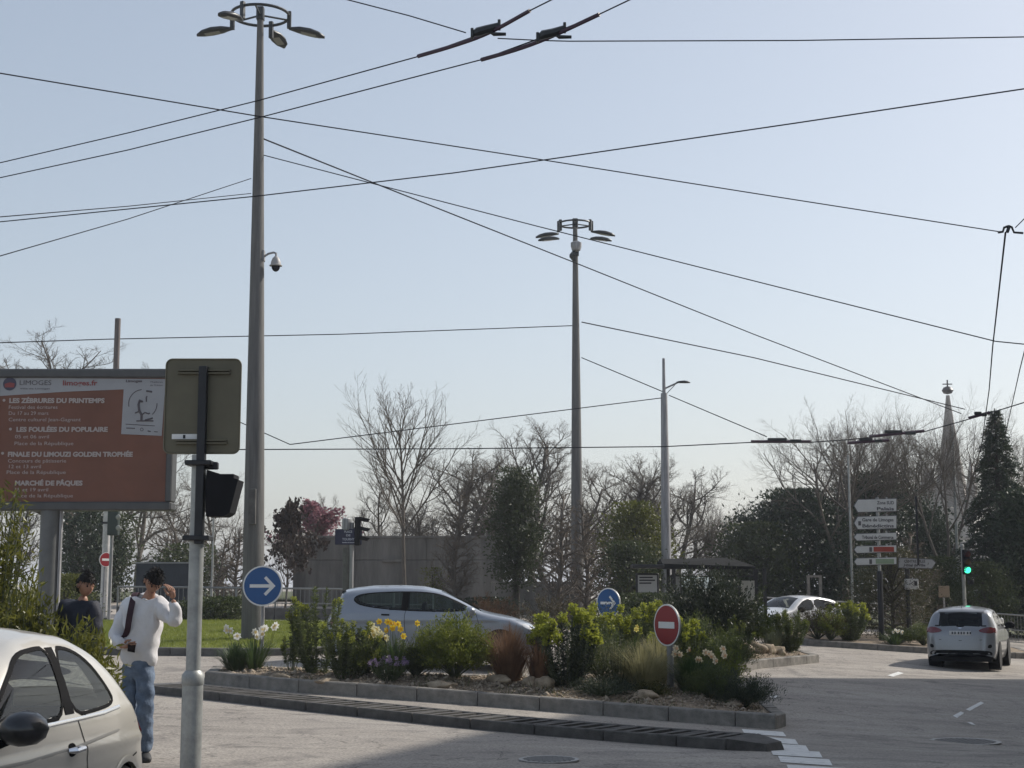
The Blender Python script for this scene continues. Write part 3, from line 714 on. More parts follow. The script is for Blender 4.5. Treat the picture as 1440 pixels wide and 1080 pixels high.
# -- seen from behind: panel and traffic light on a galvanised pole
def back_sign():
    D = 12.0; s = F_PX / D; b = Vector((at(270, 1000, D).x, D, G(at(270, 1000, D).x, D)))
    OL = mat('sign_back_olive', (.13, .118, .078), .55, .1, .12, 3)
    r = empty('traffic_pole', b, 0, 'galvanised two-stage pole with collar carrying a panel seen from behind', 'pole')
    def L(px, py, dy=0): q = at(px, py, D) - b; return Vector((q.x, q.y + dy, q.z))
    zc = L(272, 958).z
    # slight lean of the whole pole to the right
    top = L(283, 640)
    MB().tube([(0, 0, -.1), (0, 0, zc)], .082, 20).build('lower_shaft', STEEL, r, smooth=True)
    MB().lathe([(.082, zc - .03), (.088, zc - .02), (.088, zc + .05), (.06, zc + .085)], n=20).build('collar', STEEL, r, smooth=True)
    MB().tube([(0, 0, zc), (0, 0, top.z)], .058, 18).build('upper_shaft', STEEL, r, smooth=True)
    x = .03
    z0, z1 = L(270, 765).z, L(285, 517).z
    ch = MB().box(x - .033, x + .033, -.1, -.065, z0, z1, .004); ch.box(x - .033, x - .025, -.066, -.03, z0, z1); ch.box(x + .025, x + .033, -.066, -.03, z0, z1)
    ch.build('mounting_channel', DARKMET, r)
    for py in (652, 757):
        z = L(278, py).z; MB().box(-.09, .12, -.125, .075, z - .02, z + .02, .006).build('clamp_band', DARKMET, r)
    g = empty('back_panel', b + Vector((0, 0, z0)), 0, 'blank rounded olive-brown panel seen from behind on the galvanised pole', 'road sign')
    P0, P1 = L(235.5, 506) - Vector((0, 0, z0)), L(337, 638) - Vector((0, 0, z0)); rr = .05; pts = []
    for cx, cz, a0 in ((P1.x - rr, P0.z - rr, 0), (P0.x + rr, P0.z - rr, 90), (P0.x + rr, P1.z + rr, 180), (P1.x - rr, P1.z + rr, 270)):
        for k in range(7): a = R(a0 + 15 * k); pts.append((cx + rr * math.cos(a), cz + rr * math.sin(a)))
    MB().prism(pts, -.028, -.008).build('sheet', OL, g)
    rim = MB().tube([(x_, -.03, z_) for x_, z_ in pts + pts[:1]], .007, 6, False); rim.build('folded_rim', OL, g)
    for py, xa, xb in ((524, 252, 325), (622, 249, 320)):
        a, c = L(xa, py) - Vector((0, 0, z0)), L(xb, py) - Vector((0, 0, z0))
        m = MB().box(a.x, c.x, -.062, -.03, a.z - .018, a.z - .006); m.box(a.x, c.x, -.062, -.03, a.z + .006, a.z + .018); m.build('stiffener_rail', OL, g)
    a, c = L(243, 611) - Vector((0, 0, z0)), L(279, 618) - Vector((0, 0, z0))
    st = MB().box(a.x, c.x, -.034, -.029, c.z, a.z).build('sticker', SWHITE, g); MB().box(.15, .17, -.002, 0, .02, .05).build('sticker_mark', DARKMET, st, (a.x - .06, -.034, c.z - .016))
    # traffic light hanging off its side
    t = empty('traffic_light', b + Vector((0, 0, L(300, 700).z)), 0, 'black traffic light seen from behind on the galvanised pole', 'traffic light')
    def T(px, py): q = L(px, py) - Vector((0, 0, t.location.z - b.z)); return q
    body = [T(295, 662), T(339, 676), T(327, 722), T(319, 727), T(294, 727), T(293, 690)]
    MB().prism([(q.x, q.z) for q in body], -.13, .13).build('housing', BLACKPL, t)
    hood = MB()
    for zz in (.06, -.1):
        pass
    q = T(300, 655); MB().box(q.x - .12, q.x + .04, -.03, .03, q.z - .03, q.z + .03, .008).build('bracket', DARKMET, t)
    MB().tube([(q.x - .1, 0, q.z + .05), (q.x - .1, 0, q.z - .2)], .02, 8).build('bracket_stem', DARKMET, t)
    q = T(322, 673); MB().box(q.x - .05, q.x + .06, -.11, .11, q.z - .01, q.z + .03, .006).build('visor', BLACKPL, t)
back_sign()

# -- billboard
def billboard():
    D = 29.0; c = onfloor(62, D); r = empty('billboard', c, 0, 'large orange-brown event billboard with white header on one thick grey column', 'billboard')
    def L(px, py): return at(px, py, D) - c
    FR = mat('billboard_frame', (.075, .078, .08), .5, .3, .12, 4); OR = mat('poster_orange', (.17, .068, .042), .7, 0, .14, .9); PW = mat('poster_white', (.33, .34, .36), .7, 0, .06, 2)
    TXT = mat('poster_lettering', (.42, .37, .35), .7); DK = mat('poster_dark_print', (.09, .08, .09), .7); RD = mat('poster_red_print', (.25, .06, .06), .7)
    p0, p1 = L(-9, 521), L(241, 718)
    MB().box(p0.x + .12, p1.x - .12, .02, .34, p1.z + .12, p0.z - .1, .03).build('cabinet', FR, r)
    fr = MB()
    fr.box(p0.x, p1.x, -.06, .36, p0.z - .15, p0.z + .03, .03).build('top_frame', FR, r)
    MB().box(p0.x, p1.x, -.06, .36, p1.z, p1.z + .17, .03).build('bottom_frame', FR, r)
    MB().box(p1.x - .125, p1.x, -.055, .355, p1.z + .168, p0.z - .148, .02).build('side_frame', FR, r)
    MB().box(p0.x, p0.x + .125, -.055, .355, p1.z + .168, p0.z - .148, .02).build('side_frame', FR, r)
    w_ = 13.5 / (F_PX / D)
    MB().tube([(0, .15, -.2), (0, .15, p1.z + .02)], w_, 20).build('column', mat('column_grey', (.12, .125, .125), .5, .2, .15, 3), r, smooth=True)
    MB().box(L(77, 880).x - .02, L(77, 880).x + .02, .1, .2, 0, p1.z).build('cable_duct', GALV, r)
    a, b = L(-2, 531), L(233, 706)
    ps = MB().box(a.x, b.x, .0, .019, b.z, a.z).build('poster', OR, r)
    def poly(name, pts, y, m): return MB().prism([(L(*q).x, L(*q).z) for q in pts], y - .002, y + .001).build(name, m, r)
    poly('header_band', [(-2, 531), (233, 533), (233, 545), (175, 547.5), (90, 551), (-2, 557)], -.004, PW)
    poly('inset_poster', [(175, 533), (235 - 2, 535), (227.5, 613), (170.5, 610.5)], -.008, PW)
    s = D / F_PX
    def tx(body, px, py, h, m=TXT, al='LEFT', bold=0, wpx=None, y=-.013):
        o = text(r, body, L(px, py) + Vector((0, y, 0)), h * s * 1.38, m, al, bold)
        if wpx:
            wd = o.dimensions.x if o.dimensions.x > 0 else 1
            xs = [v.co.x for v in o.data.vertices]; o.scale.x = wpx * s / max(1e-3, max(xs) - min(xs))
        return o
    tx('LES ZÉBRURES DU PRINTEMPS', 13, 566.5, 6.6, bold=.006, wpx=135); tx('Festival des écritures', 12, 575, 5.2, wpx=69); tx('Du 17 au 29 mars', 12, 583.5, 5.2, wpx=56); tx('Centre culturel Jean-Gagnant', 12, 592.5, 5.2, wpx=102)
    tx('LES FOULÉES DU POPULAIRE', 23, 607, 6.6, bold=.006, wpx=129); tx('05 et 06 avril', 21, 616.5, 5.2, wpx=48); tx('Place de la République', 20, 626, 5.2, wpx=83)
    tx('FINALE DU LIMOUZI GOLDEN TROPHÉE', 11, 642, 6.6, bold=.006, wpx=176); tx('Concours de pâtisserie', 11, 650.5, 5.2, wpx=82); tx('12 et 13 avril', 11, 658.5, 5.2, wpx=45); tx('Place de la République', 9, 666.5, 5.2, wpx=83)
    tx('MARCHÉ DE PÂQUES', 21, 682.5, 6.6, bold=.006, wpx=95); tx('18 et 19 avril', 20, 691, 5.2, wpx=46); tx('Place de la République', 19, 699.5, 5.2, wpx=83)
    tx('LIMOGES', 27, 541.5, 7, DK, wpx=45); tx('limoges.fr', 88, 542, 7.4, RD, bold=.003, wpx=49); tx('Ville de Limoges', 28, 547.5, 2.2, DK, wpx=43)
    tx('Limoges', 177, 537.5, 3.6, DK, wpx=23, bold=.003); tx('Théâtres', 211, 538.5, 2.6, DK, wpx=18); tx('de l’Union', 211, 543, 2.6, DK, wpx=18)
    for bx, by in ((6, 563), (15, 603.5), (4, 637.5)):
        q = L(bx, by); MB().lathe([(.028, -.004), (.028, .0)], n=10, axis='y').build('bullet', TXT, r, q + Vector((0, -.012, 0)))
    q = L(14, 540); MB().lathe([(.13, -.004), (.13, 0)], n=24, axis='y').build('crest', mat('crest_navy', (.05, .05, .09), .6), r, q + Vector((0, -.012, 0))); MB().prism([(-.09, -.07), (.09, -.07), (.1, .01), (0, .03), (-.1, .0)], -.004, -.001).build('crest_red', RD, r, q + Vector((0, -.016, 0)))
    # ink drawing on the inset poster: arcs, a branching figure, ground strokes and print lines
    def stroke(pts, wpx): MB().tube([L(*p_) + Vector((0, -.011, 0)) for p_ in pts], [wpx * s / 2] * len(pts), 5).build('ink_stroke', DK, r)
    cx, cy = 201, 568
    stroke([(cx + 20 * math.cos(R(a)), cy - 20 * math.sin(R(a))) for a in range(95, 200, 12)], 1.2); stroke([(cx + 20 * math.cos(R(a)), cy - 20 * math.sin(R(a))) for a in range(-48, 12, 10)], 1.3)
    for pts, wd in (([(199, 592), (199.5, 584), (196, 577), (195, 569), (197, 563)], 3.6), ([(196, 563), (201, 565)], 3.2), ([(206, 565), (206, 559), (207, 557)], 2), ([(199, 584), (204, 580), (209, 582), (211, 581)], 2), ([(195, 579), (190, 581)], 2), ([(192, 592), (216, 592)], 1.8), ([(204, 591), (212, 589), (215, 588)], 2.6), ([(206, 550), (214, 551)], 2.6),
                    ([(177, 596.5), (218, 599)], 1.0), ([(178, 602), (190, 602.5)], 1.4), ([(208, 606), (212, 607)], 1.6), ([(217, 607), (222, 607.5)], 1.2)): stroke(pts, wd)
    stroke([(199.5 + 2.2 * math.cos(a), 604 + 2.2 * math.sin(a)) for a in np.linspace(0, 6.28, 9)], .8)
billboard()

# -- street-name plate and traffic light on a post in front of the wall
def name_plate():
    D = 38.; b = onfloor(493, D); r = empty('street_name_sign', b, 0, 'small navy street name plate on a post in front of the concrete wall', 'sign')
    def L(px, py): return at(px, py, D) - b
    MB().tube([(0, .04, -.1), (0, .04, L(493, 735).z)], .055, 10).build('post', GALV, r, smooth=True)
    MB().tube([(-.12, .1, -.1), (-.12, .1, L(493, 770).z)], .1, 10).build('rear_post', CONC_DK, r, smooth=True)
    p, q = L(471.5, 744), L(509, 766); NV = mat('plate_navy', (.008, .01, .05), .35, 0, .05, 5)
    MB().box(p.x, q.x, -.05, -.02, q.z, p.z, .008).build('plate', NV, r)
    m = mat('plate_letter', (.45, .46, .55), .5); s = D / F_PX
    for body, y, h, wd in (('PLACE', 749.3, 3.2, 11), ('DE', 754.2, 2.8, 6), ('TOURNY', 760, 3.4, 17), ('Intendant du Limousin', 763.6, 1.6, 17)):
        o = text(r, body, L(490, y) + Vector((0, -.053, 0)), h * s * 1.38, m, 'CENTER', .002); xs = [v.co.x for v in o.data.vertices]; o.scale.x = wd * s / (max(xs) - min(xs))
    t = empty('traffic_light', b + Vector((0, 0, L(500, 730).z)), 0, 'traffic light seen from behind above the navy street name plate', 'traffic light')
    MB().lathe([(.09, 0), (.11, .02), (.11, .28), (.09, .3)], n=12).build('round_back', GALV, t, (-.14, .02, -.28)); 
    z0 = L(500, 767).z - t.location.z + b.z; z1 = L(500, 727).z - t.location.z + b.z
    MB().box(.08, .22, -.1, .16, z0, z1, .02).build('housing', BLACKPL, t)
    for k in range(3):
        zz = z1 - (k + .3) * (z1 - z0) / 3; MB().add([(.2, -.1, zz + .08), (.2, .1, zz + .08), (.46, -.08, zz + .02), (.46, .08, zz + .02), (.2, -.1, zz - .02), (.2, .1, zz - .02), (.4, -.08, zz - .06), (.4, .08, zz - .06)], [(0, 1, 3, 2), (0, 2, 6, 4), (1, 5, 7, 3), (4, 6, 7, 5), (0, 4, 5, 1), (2, 3, 7, 6)]).build('visor', BLACKPL, t)
    MB().tube([(0, .04, -.3), (.1, .04, -.2)], .03, 6).build('bracket', DARKMET, t)
name_plate()

# -- direction sign posts
def direction_signs():
    b = gnd(1241, 908); b.z = farz(b.x, b.y); D = b.y; s = D / F_PX
    GR = mat('sign_panel_grey', (.52, .53, .53), .55, 0, .05, 5); EDGE = mat('sign_panel_edge', (.1, .1, .11), .6); TX = mat('sign_text_dark', (.07, .07, .08), .6)
    r = empty('direction_signpost', b, 0, 'stack of five left-pointing direction panels on a black-footed post', 'signpost')
    def L(px, py): return at(px, py, D) - b
    MB().tube([(0, .06, -.1), (0, .06, L(1241, 803).z)], .085, 12).build('foot', DARKMET, r, smooth=True)
    MB().tube([(0, .06, L(1241, 803).z), (0, .06, L(1241, 700).z)], .05, 10).build('post', STEEL, r, smooth=True)
    for px in (1263,): MB().box(L(px, 0).x - .03, L(px, 0).x + .03, .02, .07, L(px, 795).z, L(px, 698).z).build('rear_channel', DARKMET, r)
    rows_ = [(703, 720, ['Zone SUD', 'Palais'], None), (727, 744, ['Gare de Limoges', 'Bénédictins'], None), (751, 760, ['Tribunal de Commerce'], None), (768.5, 777.5, [], 'red'), (785.5, 794.5, [], 'green')]
    RD = mat('panel_red', (.30, .05, .035), .6, 0, .1, 5); GN = mat('panel_green', (.22, .29, .2), .6, 0, .05, 5)
    for y0, y1, tx, patch in rows_:
        t = 5 if y1 - y0 > 12 else 3.5
        P = [(1201.5, (y0 + y1) / 2), (1201.5 + t, y1), (1260, y1 - 1.5), (1260, y0 - 1.5), (1201.5 + t, y0)]
        pn = MB().prism([(L(*q).x, L(*q).z) for q in P], -.03, .0).build('panel', GR, r)
        P2 = [(1200.7, (y0 + y1) / 2), (1201 + t, y1 + .9), (1261, y1 - .6), (1261, y0 - 2.4), (1201 + t, y0 - .9)]
        MB().prism([(L(*q).x, L(*q).z) for q in P2], .0005, .03).build('panel_edge', EDGE, pn)
        n = len(tx)
        for i, bd in enumerate(tx):
            yy = y0 + (y1 - y0) * ((i + .82) / max(1, n)) - (.6 if n == 1 else .8)
            right = y0 < 710
            o = text(pn, bd, L(1257 if right else 1212, yy) + Vector((0, -.033, 0)), 4.6 * s * 1.38, TX, 'RIGHT' if right else 'LEFT', .004); xs = [v.co.x for v in o.data.vertices]
            o.scale.x = (24 if right else 44) * s / (max(xs) - min(xs))
        if patch:
            q0, q1 = L(1228 if patch == 'red' else 1231, y0 + .4), L(1257, y1 - 1.6)
            MB().box(q0.x, q1.x, -.036, -.031, q1.z, q0.z).build('colour_band', RD if patch == 'red' else GN, pn)
            q0, q1 = L(1222, y0 + 1), L(1226, y1 - 1.5); MB().box(q0.x, q1.x, -.036, -.031, q1.z, q0.z).build('pictogram', TX, pn)
        if tx and tx[0].startswith('Gare'):
            q0, q1 = L(1206.5, y0 + 6), L(1210.5, y1 - 5); MB().box(q0.x, q1.x, -.036, -.031, q1.z, q0.z).build('pictogram', TX, pn)
        for hx in (1235, 1247): q = L(hx, y0 - 2); MB().box(q.x - .02, q.x + .02, -.01, .06, q.z - .04, q.z + .04).build('bracket', STEEL, r)
    # second post with box and one right-pointing panel
    b2 = gnd(1280, 908); b2.z = farz(b2.x, b2.y)
    r2 = empty('direction_signpost', b2, 0, 'single right-pointing town centre panel above a pale box on a black post', 'signpost')
    def L2(px, py): return at(px, py, b2.y) - b2
    MB().tube([(0, .06, -.1), (0, .06, L2(1280, 800).z)], .075, 12).build('post', DARKMET, r2, smooth=True)
    MB().tube([(0, .06, L2(1280, 800).z), (0, .06, L2(1280, 784).z)], .045, 10).build('upper_post', STEEL, r2, smooth=True)
    P = [(1264, 785), (1310, 787), (1315, 791.5), (1310, 799), (1264, 798)]
    DK2 = mat('sign_panel_dim', (.33, .34, .36), .6, 0, .05, 5)
    pn = MB().prism([(L2(*q).x, L2(*q).z) for q in P], -.03, 0).build('panel', DK2, r2)
    MB().prism([(L2(x_ + (1.2 if x_ > 1300 else -.8), y_ + (1 if y_ > 792 else -1)).x, L2(x_, y_ + (1 if y_ > 792 else -1)).z) for x_, y_ in P], .0005, .03).build('panel_edge', EDGE, pn)
    for bd, yy, wd in (('CENTRE VILLE', 791, 30), ('Hôtel de Ville', 796.5, 30)):
        o = text(pn, bd, L2(1271, yy) + Vector((0, -.033, 0)), 3.8 * s * 1.38, TX, 'LEFT', .004); xs = [v.co.x for v in o.data.vertices]; o.scale.x = wd * s / (max(xs) - min(xs))
    p, q = L2(1272, 814), L2(1290, 829); bx = MB().box(p.x, q.x, -.2, .05, q.z, p.z, .02).build('equipment_box', mat('box_pale_grey', (.5, .5, .5), .5, 0, .06, 4), r2)
    q = L2(1285, 820); MB().box(q.x - .04, q.x + .05, -.204, -.199, q.z - .08, q.z + .06).build('box_window', DARKMET, bx)
direction_signs()

# -- green traffic light ahead of the departing car
def green_light():
    D = 47.; b = onfloor(1357, D); r = empty('traffic_light', b, 0, 'traffic light showing green ahead of the departing silver car', 'traffic light')
    def L(px, py): return at(px, py, D) - b
    MB().tube([(0, 0, -.1), (0, 0, L(1357, 770).z)], .055, 10).build('post', STEEL, r, smooth=True)
    p, q = L(1351.3, 773), L(1363, 808); MB().box(p.x, q.x, -.22, -.06, q.z, p.z, .02).build('housing', BLACKPL, r)
    c = L(1357, 768); MB().lathe([(.03, 0), (.06, .03), (.05, .09), (.01, .11)], n=10).build('finial', STEEL, r, (0, 0, c.z - .04))
    for yy, m in ((779, mat('lens_red_off', (.06, .008, .008), .2)), (790, mat('lens_amber_off', (.07, .035, .006), .2)), (801.5, emit('lens_green_on', (.05, .85, .42), 1.3))):
        c = L(1357.3, yy); MB().lathe([(.105, -.03), (.09, -.045), (.05, -.055), (.002, -.058)], n=18, axis='y').build('lens', m, r, (c.x, -.21, c.z), smooth=True)
        vz = MB()
        for k in range(9):
            a = R(180 * k / 8); vz.tube([(.12 * math.cos(a), -.22, .12 * math.sin(a)), (.115 * math.cos(a), -.42, .115 * math.sin(a) - .02)], .018, 4)
        vz.build('visor', BLACKPL, r, (c.x, 0, c.z))
    c = L(1363, 818); MB().box(c.x - .06, c.x + .1, -.16, .02, c.z - .09, c.z + .06, .015).build('repeater', BLACKPL, r)
green_light()
def left_light():
    D = 42.; b = onfloor(152, D); r = empty('traffic_light', b, 0, 'dark traffic light with pale lenses under the right part of the billboard', 'traffic light')
    def L(px, py): return at(px, py, D) - b
    MB().tube([(0, .1, -.1), (0, .1, L(150, 718).z)], .05, 8).build('post', GALV, r)
    p, q = L(153, 718), L(167, 753); MB().box(p.x, q.x, -.12, .08, q.z, p.z, .02).build('housing', mat('light_housing_green', (.02, .035, .03), .5), r)
    for py in (727.5, 742.5):
        c = L(171, py); MB().lathe([(.075, -.03), (.06, -.05), (.02, -.06)], n=12, axis='y').build('lens', LENS, r, (c.x - .06, -.1, c.z))
    c = L(155, 735); MB().box(c.x - .25, c.x, .04, .14, c.z - .03, c.z + .03).build('bracket', DARKMET, r)
left_light()

# -- bus shelter
def shelter():
    D = 45.5; c = onfloor(990, D); r = empty('bus_shelter', c, 0, 'dark framed glass bus shelter with shallow roof behind the island shrubs', 'bus shelter')
    def L(px, py, d=0): return at(px, py, D + d) - c
    FRM = mat('shelter_frame', (.03, .03, .032), .5, .3, .15, 5); gl = glassmat('shelter_glass', (.78, .82, .8), .2)
    a, b = L(928, 800), L(1056, 805); zt = a.z
    # roof: shallow ridge slab
    d0, d1 = -.9, .9
    v = [(a.x, d0, zt), (b.x, d0, zt), (b.x, d1, zt), (a.x, d1, zt), (a.x, d0, zt + .14), (b.x, d0, zt + .06), (b.x, d1, zt + .12), (a.x, d1, zt + .2), (L(1012, 0).x, 0, zt + .34), (a.x, 0, zt + .3)]
    MB().add(v, [(0, 3, 2, 1), (0, 1, 5, 4), (1, 2, 6, 5), (2, 3, 7, 6), (3, 0, 4, 9, 7), (4, 5, 8, 9), (9, 8, 6, 7), (5, 6, 8)]).build('roof', mat('shelter_roof', (.014, .0145, .0145), .8, .0, .2, 3, spec=.1), r)
    for x in (L(932, 0).x, L(1051, 0).x):
        for y in (-.8, .8): MB().box(x - .05, x + .05, y - .05, y + .05, -.1, zt).build('post', FRM, r)
    xs = [L(p_, 0).x for p_ in (934, 963, 1000, 1027, 1049)]
    for i in range(4):
        MB().box(xs[i] + .03, xs[i + 1] - .03, .79, .81, .3, zt - .2).build('glass_pane', gl, r); MB().box(xs[i + 1] - .025, xs[i + 1] + .025, .77, .83, 0, zt).build('mullion', FRM, r)
    MB().box(xs[0], xs[-1], .775, .825, zt - .24, zt - .19).build('transom', FRM, r)
    MB().box(L(1030, 0).x, L(1048, 0).x, .66, .74, .35, zt - .35).build('poster_case', mat('poster_case_pale', (.42, .42, .38), .5, 0, .1, 2), r)
    p, q = L(942, 808), L(958, 838); MB().box(p.x, q.x, -.2, -.12, q.z, p.z, .02).build('timetable_case', FRM, r); MB().box(p.x + .05, q.x - .05, -.21, -.2, q.z + .08, p.z - .06).build('timetable', mat('timetable_paper', (.3, .31, .3), .5), r)
    MB().box(xs[1], xs[3], .3, .65, .42, .47).build('bench', FRM, r)
    MB().box(xs[1] + .1, xs[1] + .16, .35, .6, 0, .42).build('bench_leg', FRM, r); MB().box(xs[3] - .16, xs[3] - .1, .35, .6, 0, .42).build('bench_leg', FRM, r)
    k = onfloor(911, 44); e = empty('information_board', k, 0, 'information board with pale notice left of the bus shelter', 'board')
    def K(px, py): return at(px, py, 44) - k
    p, q = K(894, 806), K(927, 836); MB().box(p.x, q.x, 0, .1, q.z, p.z, .02).build('case', FRM, e); MB().box(p.x + .06, q.x - .06, -.006, .001, q.z + .06, p.z - .06).build('notice', mat('notice_paper', (.36, .36, .35), .6), e)
    for yy, x1 in ((811, 918), (815, 921), (819, 916)): u, v_ = K(899, yy), K(x1, yy + 2); MB().box(u.x, v_.x, -.009, -.006, v_.z, u.z).build('print_line', DARKMET, e)
    for px in (896, 925): MB().box(K(px, 0).x - .04, K(px, 0).x + .04, .02, .09, -.1, q.z).build('leg', FRM, e)
    p, q = K(888, 794), K(932, 799); MB().box(p.x, q.x, -.5, .5, q.z, p.z, .02).build('canopy', FRM, e)
shelter()
# -- little things by the far railing
def small_far():
    D = 55; b = onfloor(1125, D); r = empty('kiosk_frame', b, 0, 'small pale goalpost-like frame beside a dark bin behind the white crossover car', 'frame')
    def L(px, py): return at(px, py, D) - b
    for px in (1115, 1131): MB().box(L(px, 0).x - .05, L(px, 0).x + .05, -.05, .05, -.1, L(px, 810).z).build('post', CONC, r)
    MB().box(L(1113, 0).x, L(1133, 0).x, -.06, .06, L(0, 812).z, L(0, 809).z).build('lintel', CONC, r)
    b = onfloor(1152, D - .6); r = empty('litter_bin', b, 0, 'dark upright litter bin beside the pale frame behind the white crossover car', 'bin')
    MB().box(-.22, .22, -.2, .2, -.02, 1.05, .04).build('body', DARKMET, r); MB().box(-.25, .25, -.23, .23, 1.05, 1.12, .02).build('lid', BLACKPL, r)
    D = 50.; b = onfloor(1328, D); r = empty('notice_sign', b, 0, 'small tan square notice on a post by the far railing', 'sign')
    def L(px, py): return at(px, py, D) - b
    MB().cyl((0, 0, -.1), L(0, 826).z + .1, .03, n=8).build('post', GALV, r); MB().box(-.18, .18, -.06, -.03, L(0, 840).z, L(0, 824).z, .006).build('plate', mat('tan_plate', (.22, .17, .12), .6, 0, .1, 5), r)
    D = 46; b = onfloor(1408, D); r = empty('white_bollard', b, 0, 'white bollard post beside the mirror side of the departing car', 'bollard')
    MB().lathe([(.06, -.05), (.06, .95), (.05, 1.02), (.01, 1.05)], n=12).build('post', WHITE, r, smooth=True); MB().lathe([(.09, 0), (.09, .05), (.062, .07)], n=12).build('foot', DARKMET, r)
small_far()

# -- church tower and spire
def church():
    D = 150.; c = onfloor(1352, D); r = empty('church_tower', c, 0, 'pale stone church tower with tapering spire and ball finial behind the bare trees', 'church')
    def L(px, py): return at(px, py, D) - c
    ST = mat('church_stone', (.36, .33, .30), .9, 0, .2, .25, .3, 3); SL = mat('spire_stone', (.27, .245, .22), .9, 0, .25, .3, .3, 3)
    s = F_PX / D; hw = 24 / s
    zt = L(0, 720).z
    MB().box(-hw, hw, 0, 2 * hw, -3, zt, .1).build('tower', ST, r)
    MB().box(-hw * 1.07, hw * 1.07, -hw * .07, hw * 2.07, L(0, 757).z, L(0, 753).z).build('string_course', ST, r)
    MB().box(-hw * 1.06, hw * 1.06, -hw * .06, hw * 2.06, zt, zt + .5).build('cornice', ST, r)
    z0, z1 = zt + .4, L(0, 553).z
    MB().tube([(0, hw, z0), (0, hw, z0 + (z1 - z0) * .5), (0, hw, z1)], [hw * .95, hw * .55, .18], 8).build('spire', SL, r)
    for sx in (-1, 1):
        for sy in (.08, 1.92):
            MB().tube([(sx * hw * .9, hw * sy, zt), (sx * hw * .9, hw * sy, zt + 2.5), (sx * hw * .9, hw * sy, zt + 5.5)], [.55, .5, .03], 6).build('pinnacle', ST, r)
    MB().lathe([(.05, -.4), (.42, -.3), (.6, 0), (.42, .3), (.05, .45)], n=14).build('ball', DARKMET, r, (0, hw, L(0, 546).z), smooth=True)
    f = MB().box(-.06, .06, hw - .06, hw + .06, L(0, 546).z, L(0, 531).z); f.box(-.5, .5, hw - .05, hw + .05, L(0, 537).z - .05, L(0, 537).z + .05); f.build('cross', DARKMET, r)
    for k in (-1, 1):
        for zz in (zt - 6.5,): MB().box(k * hw * .4 - .45, k * hw * .4 + .45, -.06, .05, zz, zz + 3.4).build('belfry_opening', mat('louvre_dark', (.05, .05, .055), .8), r)
    MB().tube([(-hw * 1.55, hw * .5, -2), (-hw * 1.55, hw * .5, L(0, 690).z), (-hw * 1.55, hw * .5, L(0, 668).z), (-hw * 1.55, hw * .5, L(0, 652).z)], [1.0, .9, .6, .05], 8).build('side_turret', SL, r)
church()

# ================================================================== VEGETATION
def leafquads(C, D_, L_, W_, rs, fold=.15):
    """diamond leaves: C (N,3) bases, D_ (N,3) directions, lengths, widths -> V, F"""
    N = len(C); D_ = D_ / np.linalg.norm(D_, axis=1, keepdims=True)
    a = rs.normal(size=(N, 3)); S = np.cross(D_, a); S /= np.linalg.norm(S, axis=1, keepdims=True) + 1e-9
    Nn = np.cross(S, D_); L_ = np.broadcast_to(L_, (N,))[:, None]; W_ = np.broadcast_to(W_, (N,))[:, None]
    mid = C + D_ * L_ * .45 - Nn * W_ * fold
    V = np.stack([C, mid + S * W_ * .5, C + D_ * L_, mid - S * W_ * .5], 1).reshape(-1, 3)
    return V, np.arange(N * 4).reshape(-1, 4)
def unit(rs, N, up=0):
    v = rs.normal(size=(N, 3)); v /= np.linalg.norm(v, axis=1, keepdims=True); v[:, 2] += up; return v / np.linalg.norm(v, axis=1, keepdims=True)
def catmesh(name, parts):
    V = []; Fc = []; b = 0
    for v, f in parts: V.append(v); Fc.append(f + b); b += len(v)
    return npmesh(name, np.concatenate(V), np.concatenate(Fc))
BARK = mat('bark_grey_brown', (.125, .108, .09), .95, 0, .35, 4, .6, 20, stretch=(3, 3, .6))
BARK2 = mat('bark_dark', (.048, .042, .036), .95, 0, .35, 4, .6, 20)
TWIG = mat('twig_brown', (.13, .11, .085), .95, 0, .3, 3)
TWIG2 = mat('twig_reddish', (.15, .11, .075), .95, 0, .3, 3)

